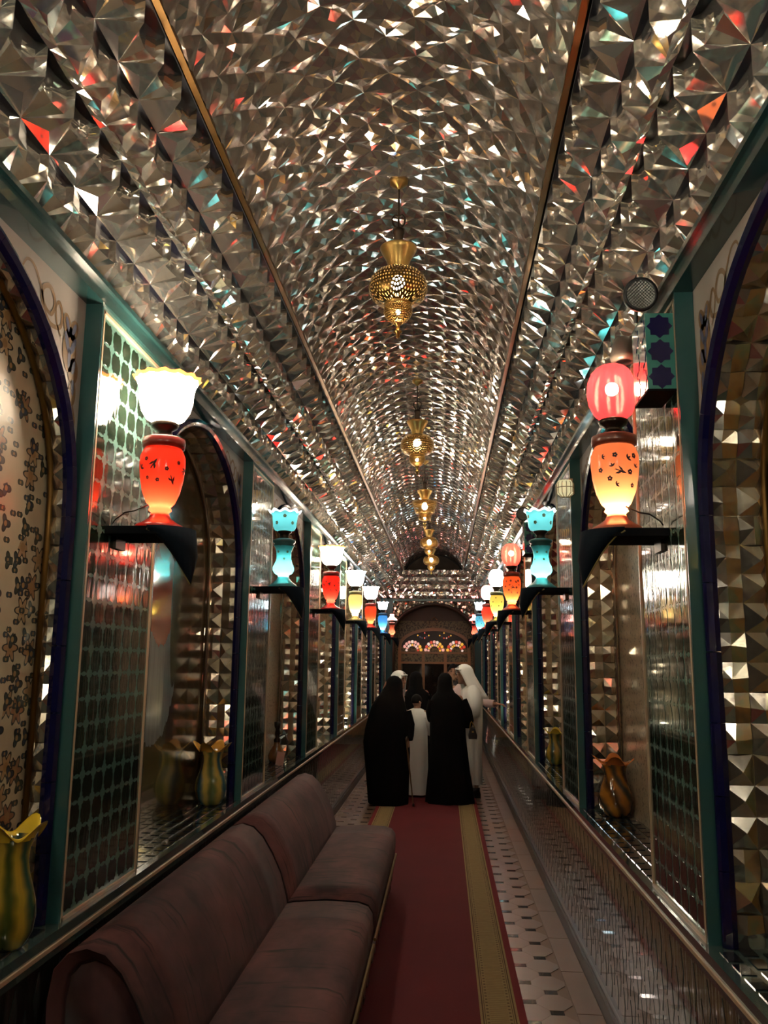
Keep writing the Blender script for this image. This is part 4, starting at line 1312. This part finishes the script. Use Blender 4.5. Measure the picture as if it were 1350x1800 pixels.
def body(t, H, arms, skin, head=(0,0), face=True, lean=0., voxel=.011):
    """one continuous figure; faces +y; head=(yaw, forward shift)"""
    k = H/1.72; b = B()
    def cap(p0, p1, r0, r1, n=6):
        P = [Vector(p0).lerp(Vector(p1), i/n) for i in range(n+1)]
        b.tube(P, [r0+(r1-r0)*i/n for i in range(n+1)], 10)
        b.ball(p0, r0, 8); b.ball(p1, r1, 8)
    S = lambda x, y, z: (x*k, y*k + lean*z, z*k)
    for sg in (-1, 1):
        cap(S(sg*.09,0,.90), S(sg*.095,.01,.49), .085*k, .055*k)
        cap(S(sg*.095,.01,.49), S(sg*.095,-.02,.09), .055*k, .036*k)
        cap(S(sg*.095,-.03,.045), S(sg*.105,.14,.03), .038*k, .03*k)
    b.ball(S(0,0,.95), .15*k, 10, 0, (1.05,.72,.85)); b.ball(S(0,.005,1.12), .14*k, 10, 0, (1,.7,1.1)); b.ball(S(0,0,1.30), .165*k, 10, 0, (1.08,.66,.95))
    cap(S(-.15,0,1.40), S(.15,0,1.40), .06*k, .06*k)
    hy, hf = head
    C = Vector(S(0, hf, 1.60)); Rm = Matrix.Rotation(hy, 3, 'Z')
    cap(S(0,-.01,1.40), tuple(C + Vector((0,-.01,-.06))*k), .056*k, .05*k)
    hd = lambda x, y, z: tuple(C + Rm @ (Vector((x,y,z))*k))
    b.ball(hd(0,-.01,.02), .098*k, 12, 0, (.82,.98,1.08)); b.ball(hd(0,.02,-.05), .07*k, 10, 0, (.85,.95,1.0)); b.ball(hd(0,.055,-.095), .03*k, 8)
    cap(hd(0,.078,.03), hd(0,.10,-.025), .010*k, .016*k, 3); cap(hd(-.035,.075,.035), hd(.035,.075,.035), .014*k, .014*k, 3); cap(hd(-.018,.078,-.065), hd(.018,.078,-.065), .010*k, .010*k, 2)
    for sg in (-1, 1): b.ball(hd(sg*.082,-.01,-.005), .028*k, 8, 0, (.4,.7,1.1))
    for (sh, el, wr, pd) in arms:
        cap(sh, el, .045*k, .037*k); cap(el, wr, .037*k, .026*k)
        w_ = Vector(wr); d_ = Vector(pd).normalized(); sd = d_.cross(Vector((0,0,1)))
        sd = sd.normalized() if sd.length > .1 else Vector((1,0,0)); up = sd.cross(d_)
        for q in range(4):
            base = w_ + d_*.035*k + sd*(q-1.5)*.017*k; L_ = (.07,.08,.075,.06)[q]*k
            cap(w_, base + d_*.035*k, .014*k, .011*k, 3)
            m_ = base + d_*(.035*k+L_*.5); e_ = m_ + (d_*.6 - up*.8)*L_*.5
            cap(base + d_*.035*k, m_, .010*k, .009*k, 2); cap(m_, e_, .009*k, .008*k, 2)
        tb = w_ + d_*.02*k + sd*.03*k; te = tb + (d_*.7+sd*.5)*.05*k
        cap(tb, te, .012*k, .009*k, 3)
    o = b.obj('body', skin, t, smooth=True)
    rm = o.modifiers.new('skin', 'REMESH'); rm.mode = 'VOXEL'; rm.voxel_size = voxel; rm.use_smooth_shade = True
    sm = o.modifiers.new('smooth', 'SMOOTH'); sm.factor = .5; sm.iterations = 3
    if face:
        for sg in (-1, 1):
            B().ball(hd(sg*.034,.086,.012), .0095*k, 8, 0, (1.2,.6,.8)).obj('eye', M_EYE, t, smooth=True)
            B().tube([hd(sg*.016,.093,.036), hd(sg*.036,.094,.042), hd(sg*.054,.082,.036)], .0045*k, 5).obj('eyebrow', M_HAIR, t)
    return hd, k, Rm
def loft(rings, n=40, folds=(7, 11), amp=.035, ph=0., close_top=False):
    """rings: (z, cx, cy, a, b, fold strength)"""
    v = []; f = []
    for (z, cx, cy, a, b_, fs) in rings:
        for q in range(n):
            th = 2*pi*q/n
            m = 1 + amp*fs*(.6*cos(folds[0]*th+ph)+.4*cos(folds[1]*th+2.1*ph+z*1.5))
            v.append((cx+a*cos(th)*m, cy+b_*sin(th)*m, z))
    for i in range(len(rings)-1):
        for q in range(n): f.append((i*n+q, i*n+(q+1) % n, (i+1)*n+(q+1) % n, (i+1)*n+q))
    if close_top: f.append(tuple((len(rings)-1)*n+q for q in range(n)))
    return v, f
def robe(k, zh, low, n=36, amp=.045):
    r = [(z, 0, 0, a, b_, f_) for z, a, b_, f_ in low]
    for z, a, b_, f_, cy in ((1.18,.205,.135,.4,0),(1.30,.225,.135,.25,0),(1.38,.228,.118,.15,.005),(1.43,.20,.098,.1,.005),(1.465,.125,.08,.05,.01),(1.49,.068,.066,0,.012)):
        r.append((z*k, 0, cy, a*k, b_*k, f_))
    return loft(r, n, amp=amp)
def sleeve(path, rad, n=14):
    b = B().tube(path, rad, n, 0, False); return b.v, b.f
def hair_cap(t, hd, k, low=-.03):
    b = B(); v = []; f = []
    n = 16
    for i in range(9):
        ph = pi*.62*i/8
        for q in range(n):
            th = 2*pi*q/n
            front = max(0, sin(th))
            p2 = ph*(1-.42*front)
            v.append(hd(.086*sin(p2)*cos(th)*1.02, -.01+.103*sin(p2)*sin(th), .02+.114*cos(p2)))
    for i in range(8):
        for q in range(n): f.append((i*n+q, i*n+(q+1) % n, (i+1)*n+(q+1) % n, (i+1)*n+q))
    o = obj('hair', (v, f), M_HAIR, t, smooth=True)
    so = o.modifiers.new('thick', 'SOLIDIFY'); so.thickness = .012; so.offset = 1
# --- woman in a chador with a cane (seen from behind)
t = person('person in a long black chador leaning on a cane, leftmost of the group', (-.69, 10.92, .0125))
body(t, 1.50, [((.15,0,1.2),(.22,.02,.98),(.235,-.06,.80),(.1,-.3,-1)), ((-.15,0,1.2),(-.24,0,.98),(-.24,.1,.80),(0,1,-.2))], M_SKIN, (0,.04), False)
v, f = loft([(0,.005,0,.235,.21,1),(.02,.0,0,.245,.22,1),(.35,-.01,0,.262,.225,1),(.62,-.02,0,.282,.23,.9),(.74,-.028,0,.285,.23,.8),(.90,-.02,0,.272,.225,.7),(1.05,-.01,0,.245,.21,.6),(1.18,.0,.005,.215,.19,.5),(1.26,.012,.01,.18,.165,.4),(1.33,.03,.02,.145,.145,.3),(1.40,.05,.03,.122,.132,.2),(1.47,.06,.035,.108,.122,.1),(1.52,.062,.035,.085,.10,0),(1.55,.062,.035,.05,.06,0),(1.56,.062,.035,.01,.012,0)], 44, (6, 11), .05, .4, True)
o = obj('chador', (v, f), M_ABAYA, t, smooth=True)
v, f = sleeve([(.19,.02,1.10),(.245,.0,.95),(.25,-.05,.83),(.245,-.07,.78)], [.10,.085,.07,.062])
obj('sleeve', (v, f), M_ABAYA, t, smooth=True)
cn = thing('walking_cane', 'thin wooden walking cane between chador and white-robed child', 'cane', (-.37, 10.75, .0125))
B().tube([(0,0,.0), (-.045,0,.40), (-.088,0,.765)], [.008,.009,.010], 8).obj('shaft', mat('cane_wood', (.14,.08,.04), .4), cn)
B().tube([(-.088,0,.765), (-.094,.0,.80), (-.085,.03,.815), (-.078,.07,.81)], .012, 8).obj('handle', mat('cane_handle', (.08,.045,.025), .4), cn, smooth=True)
B().lathe([(.0005,0),(.015,0),(.014,.03),(.01,.035)], 12).obj('rubber_tip', M_BLK, cn, smooth=True)
# --- man in white headcloth and pale shirt, behind the chador
t = person('person in white headcloth and pale pink shirt, half hidden behind the chador', (-.665, 11.98, .0125), -pi/2-.15)
hd, k, Rm = body(t, 1.585, [((.14,0,1.28),(.21,.02,1.03),(.19,.12,.84),(0,.6,-.6)), ((-.14,0,1.28),(-.21,.02,1.03),(-.19,.12,.84),(0,.6,-.6))], M_SKIN, (-.3,.06))
obj('robe', robe(k, 0, [(.04,.19,.15,1),(.5,.19,.15,1),(.9,.19,.14,.6)]), M_THOBEP, t, smooth=True)
for sg in (-1, 1): obj('sleeve', sleeve([(sg*.14,0,1.33),(sg*.2,.02,1.12),(sg*.22,.05,1.02),(sg*.2,.12,.87)], [.08,.08,.075,.06]), M_THOBEP, t, smooth=True)
def ghutra(t, hd, k, drop, back=.0, m=M_GHUT):
    v = []; f = []; n = 28; rows = 12
    for i in range(rows+1):
        s_ = i/rows
        for q in range(n+1):
            th = pi/2 + .85 + (2*pi-1.70)*q/n          # open towards the face
            if s_ < .45:
                ph = pi/2*s_/.45
                r0, zz = .112*sin(ph)+.001, .03+.118*cos(ph)
                rx, ry = r0*1.0, r0*1.10
                if ph < pi/2: 
                    th = pi/2 + .85*(ph/(pi/2))**2 + (2*pi-1.70*(ph/(pi/2))**2)*q/n
            else:
                w_ = (s_-.45)/.55
                rx = .112 + .10*w_**1.2; ry = .123 + .03*w_; zz = .03 - drop*w_
                rx *= 1+.05*w_*cos(9*th); ry *= 1+.05*w_*cos(9*th)
            v.append(hd(rx*cos(th), -.012 + ry*sin(th) - back*max(0, (s_-.45)), zz))
    for i in range(rows):
        for q in range(n): f.append((i*(n+1)+q, i*(n+1)+q+1, (i+1)*(n+1)+q+1, (i+1)*(n+1)+q))
    o = obj('headcloth', (v, f), m, t, smooth=True)
    so = o.modifiers.new('thick', 'SOLIDIFY'); so.thickness = .007
    # rolled front edge
    P = [hd(.1*sin(a)*1.02, .085*cos(a)*1.15+.012, .085 - .03*(1-cos(a))) for a in [-.95+1.9*i/12 for i in range(13)]]
    B().tube(P, .013*k, 8).obj('headcloth_fold', m, o, smooth=True)
ghutra(t, hd, k, .26, .15)
# --- boy in white thobe
t = person('child with short black hair in a white robe, standing between two black robes', (-.36, 11.55, .0125), -.25)
hd, k, Rm = body(t, 1.30, [((.115,0,1.0),(.17,.05,.86),(.13,.17,.80),(-.3,1,0)), ((-.115,0,1.0),(-.16,.03,.83),(-.12,.15,.78),(.3,1,0))], M_SKIN, (-.5,.02))
obj('robe', robe(k, 0, [(.03,.165,.13,1.2),(.3,.155,.12,1),(.6,.15,.112,.7),(.78,.15,.108,.4)], amp=.06), M_THOBE, t, smooth=True)
for sg in (-1, 1): obj('sleeve', sleeve([(sg*.115,0,1.02),(sg*.15,.02,.95),(sg*.175,.05,.86),(sg*.155,.11,.83)], [.068,.07,.07,.07]), M_THOBE, t, smooth=True)
hair_cap(t, hd, k)
# --- woman in black abaya with a bag
t = person('person in a flowing black abaya seen from behind, centre of the group', (.055, 11.12, .0125))
body(t, 1.56, [((.15,0,1.28),(.24,.02,1.06),(.235,.10,.97),(.3,1,-.2)), ((-.15,0,1.28),(-.2,.06,1.06),(-.12,.2,1.0),(.4,1,0))], M_SKIN, (-.35,.03), False)
v, f = loft([(0,.02,0,.30,.24,1.4),(.03,.02,0,.298,.24,1.4),(.4,.01,0,.255,.215,1.2),(.8,.0,0,.225,.19,.9),(1.0,-.005,0,.225,.18,.6),(1.15,-.01,0,.225,.165,.4),(1.24,-.015,0,.215,.15,.3),(1.30,-.02,0,.18,.13,.2),(1.35,-.03,0,.12,.11,.1),(1.40,-.035,.01,.098,.108,0),(1.48,-.035,.015,.098,.115,0),(1.545,-.035,.015,.085,.10,0),(1.59,-.035,.01,.05,.06,0),(1.60,-.035,.01,.01,.012,0)], 44, (8, 13), .05, 1.3, True)
obj('abaya', (v, f), M_ABAYA, t, smooth=True)
for sg, P in ((1, [(.17,0,1.25),(.235,.0,1.1),(.255,.03,1.0),(.245,.09,.965)]), (-1, [(-.17,0,1.25),(-.21,.03,1.1),(-.2,.08,1.03),(-.13,.17,1.0)])):
    obj('sleeve', sleeve(P, [.08,.078,.075,.075]), M_ABAYA, t, smooth=True)
bg = thing('handbag', 'small black handbag with gold straps on the abaya wearer\'s arm', 'bag', (.365, 11.06, .80))
bb = B(); v_, f_ = prism([(-.05,0),(.05,.0),(.055,.04),(.03,.13),(-.03,.13),(-.055,.04)], -.09, .09)
bb.add([(x, z, y) for x, y, z in v_], f_); bb.obj('pouch', M_BLK, bg)
for yy in (-.05, .05):
    B().tube([(-.03,yy,-.0),(-.034,yy-.0,.13),(-.028,yy,.19),(-.012,yy,.215),(0,yy,.19),(.03,yy,.13)], .006, 6).obj('strap', M_GOLD, bg, smooth=True)
B().box((-.012,-.095,.08),(.012,-.088,.10)).obj('clasp', M_GOLD, bg)
# --- man in white thobe and headcloth facing left
t = person('person in white robe and white headcloth bowing the head, rightmost of the group', (.385, 11.66, .0125), pi/2+.2)
hd, k, Rm = body(t, 1.68, [((.16,.02,1.36),(.22,.02,1.10),(.17,.16,1.02),(-.2,1,0)), ((-.16,.02,1.36),(-.22,.03,1.10),(-.15,.18,1.02),(.2,1,0))], M_SKIN2, (.15,.12))
obj('robe', robe(k, 0, [(.16,.16,.115,1.2),(.5,.16,.115,1),(.9,.18,.125,.7)], amp=.06), M_THOBE, t, smooth=True)
obj('trousers', loft([(.07,0,0,.12,.075,.4),(.4,0,0,.13,.09,.4)], 24), M_THOBE, t, smooth=True)
for sg in (-1, 1):
    obj('sleeve', sleeve([(sg*.11,.02,1.385),(sg*.17,.02,1.33),(sg*.21,.02,1.2),(sg*.225,.03,1.09),(sg*.17,.15,1.02)], [.075,.10,.092,.088,.07]), M_THOBE, t, smooth=True)
    obj('shoe', loft([(0,sg*.095,.05,.05,.13,0),(.04,sg*.095,.05,.05,.13,0),(.08,sg*.095,.02,.045,.09,0),(.12,sg*.095,-.02,.045,.05,0)], 16, close_top=True), M_BLK, t, smooth=True)
ghutra(t, hd, k, .34, .30)
# --- dark figures further back
t = person('person in black clothes standing far behind the child', (-.41, 12.85, .0125), .2)
body(t, 1.56, [((.15,0,1.28),(.24,.06,1.08),(.2,.22,1.02),(-.2,1,0)), ((-.15,0,1.28),(-.22,.04,1.06),(-.14,.2,1.02),(.2,1,0))], M_SKIN, (0,.03), False)
obj('robe', loft([(.0,0,0,.22,.2,1),(.5,0,0,.2,.17,1),(1.0,0,0,.2,.15,.6),(1.2,0,0,.205,.14,.4),(1.28,0,0,.19,.12,.2),(1.34,0,0,.11,.1,.1),(1.40,0,.02,.1,.112,0),(1.5,0,.025,.1,.12,0),(1.57,0,.02,.07,.085,0),(1.60,0,.02,.01,.012,0)], 36, close_top=True), M_ABAYA, t, smooth=True)
for sg in (-1, 1): obj('sleeve', sleeve([(sg*.16,0,1.25),(sg*.225,.03,1.1),(sg*.23,.08,1.05),(sg*.18,.2,1.02)], [.075,.07,.065,.06]), M_ABAYA, t, smooth=True)
t = person('dark-haired person in pale pink shirt reaching out to the right wall', (.26, 12.35, .0125), pi-.25)
hd, k, Rm = body(t, 1.66, [((-.16,0,1.35),(-.36,.02,1.17),(-.52,.10,1.17),(-1,.15,-.1)), ((.16,0,1.35),(.22,0,1.08),(.2,.12,.88),(0,.5,-.7))], M_SKIN, (.5,.02))
obj('shirt', loft([(.82,0,0,.17,.115,.4),(1.0,0,0,.17,.115,.4),(1.2,0,0,.19,.12,.3),(1.33,0,0,.185,.1,.2),(1.40,0,0,.09,.075,.1),(1.43,0,0,.06,.06,0)], 32), M_THOBEP, t, smooth=True)
obj('trousers', loft([(.05,0,0,.16,.1,.3),(.5,0,0,.17,.11,.3),(.86,0,0,.175,.12,.2)], 28), M_BLK, t, smooth=True)
obj('sleeve', sleeve([(-.15,0,1.34),(-.28,.015,1.24),(-.37,.02,1.17),(-.49,.085,1.17)], [.07,.066,.06,.05]), M_THOBEP, t, smooth=True)
obj('sleeve', sleeve([(.15,0,1.34),(.21,0,1.1),(.21,.08,.95)], [.07,.064,.055]), M_THOBEP, t, smooth=True)
B().tube([(-.50+.0,.075,1.17),(-.515,.085,1.17)], .034, 14, 0, False).obj('wristwatch', M_BLK, t)
hair_cap(t, hd, k)
t = person('dark-haired person at the back, only the head showing between two others', (.15, 13.35, .0125), pi)
hd, k, Rm = body(t, 1.70, [((.16,0,1.38),(.22,0,1.1),(.2,.1,.9),(0,.3,-1)), ((-.16,0,1.38),(-.22,0,1.1),(-.2,.1,.9),(0,.3,-1))], M_SKIN, (0,.02))
obj('robe', loft([(.03,0,0,.19,.14,1),(.6,0,0,.19,.14,1),(1.2,0,0,.2,.13,.4),(1.36,0,0,.19,.11,.2),(1.43,0,0,.1,.08,.1),(1.46,0,0,.06,.06,0)], 32), M_BLK, t, smooth=True)
for sg in (-1, 1): obj('sleeve', sleeve([(sg*.16,0,1.36),(sg*.21,0,1.1),(sg*.2,.09,.92)], [.07,.064,.055]), M_BLK, t, smooth=True)
hair_cap(t, hd, k)
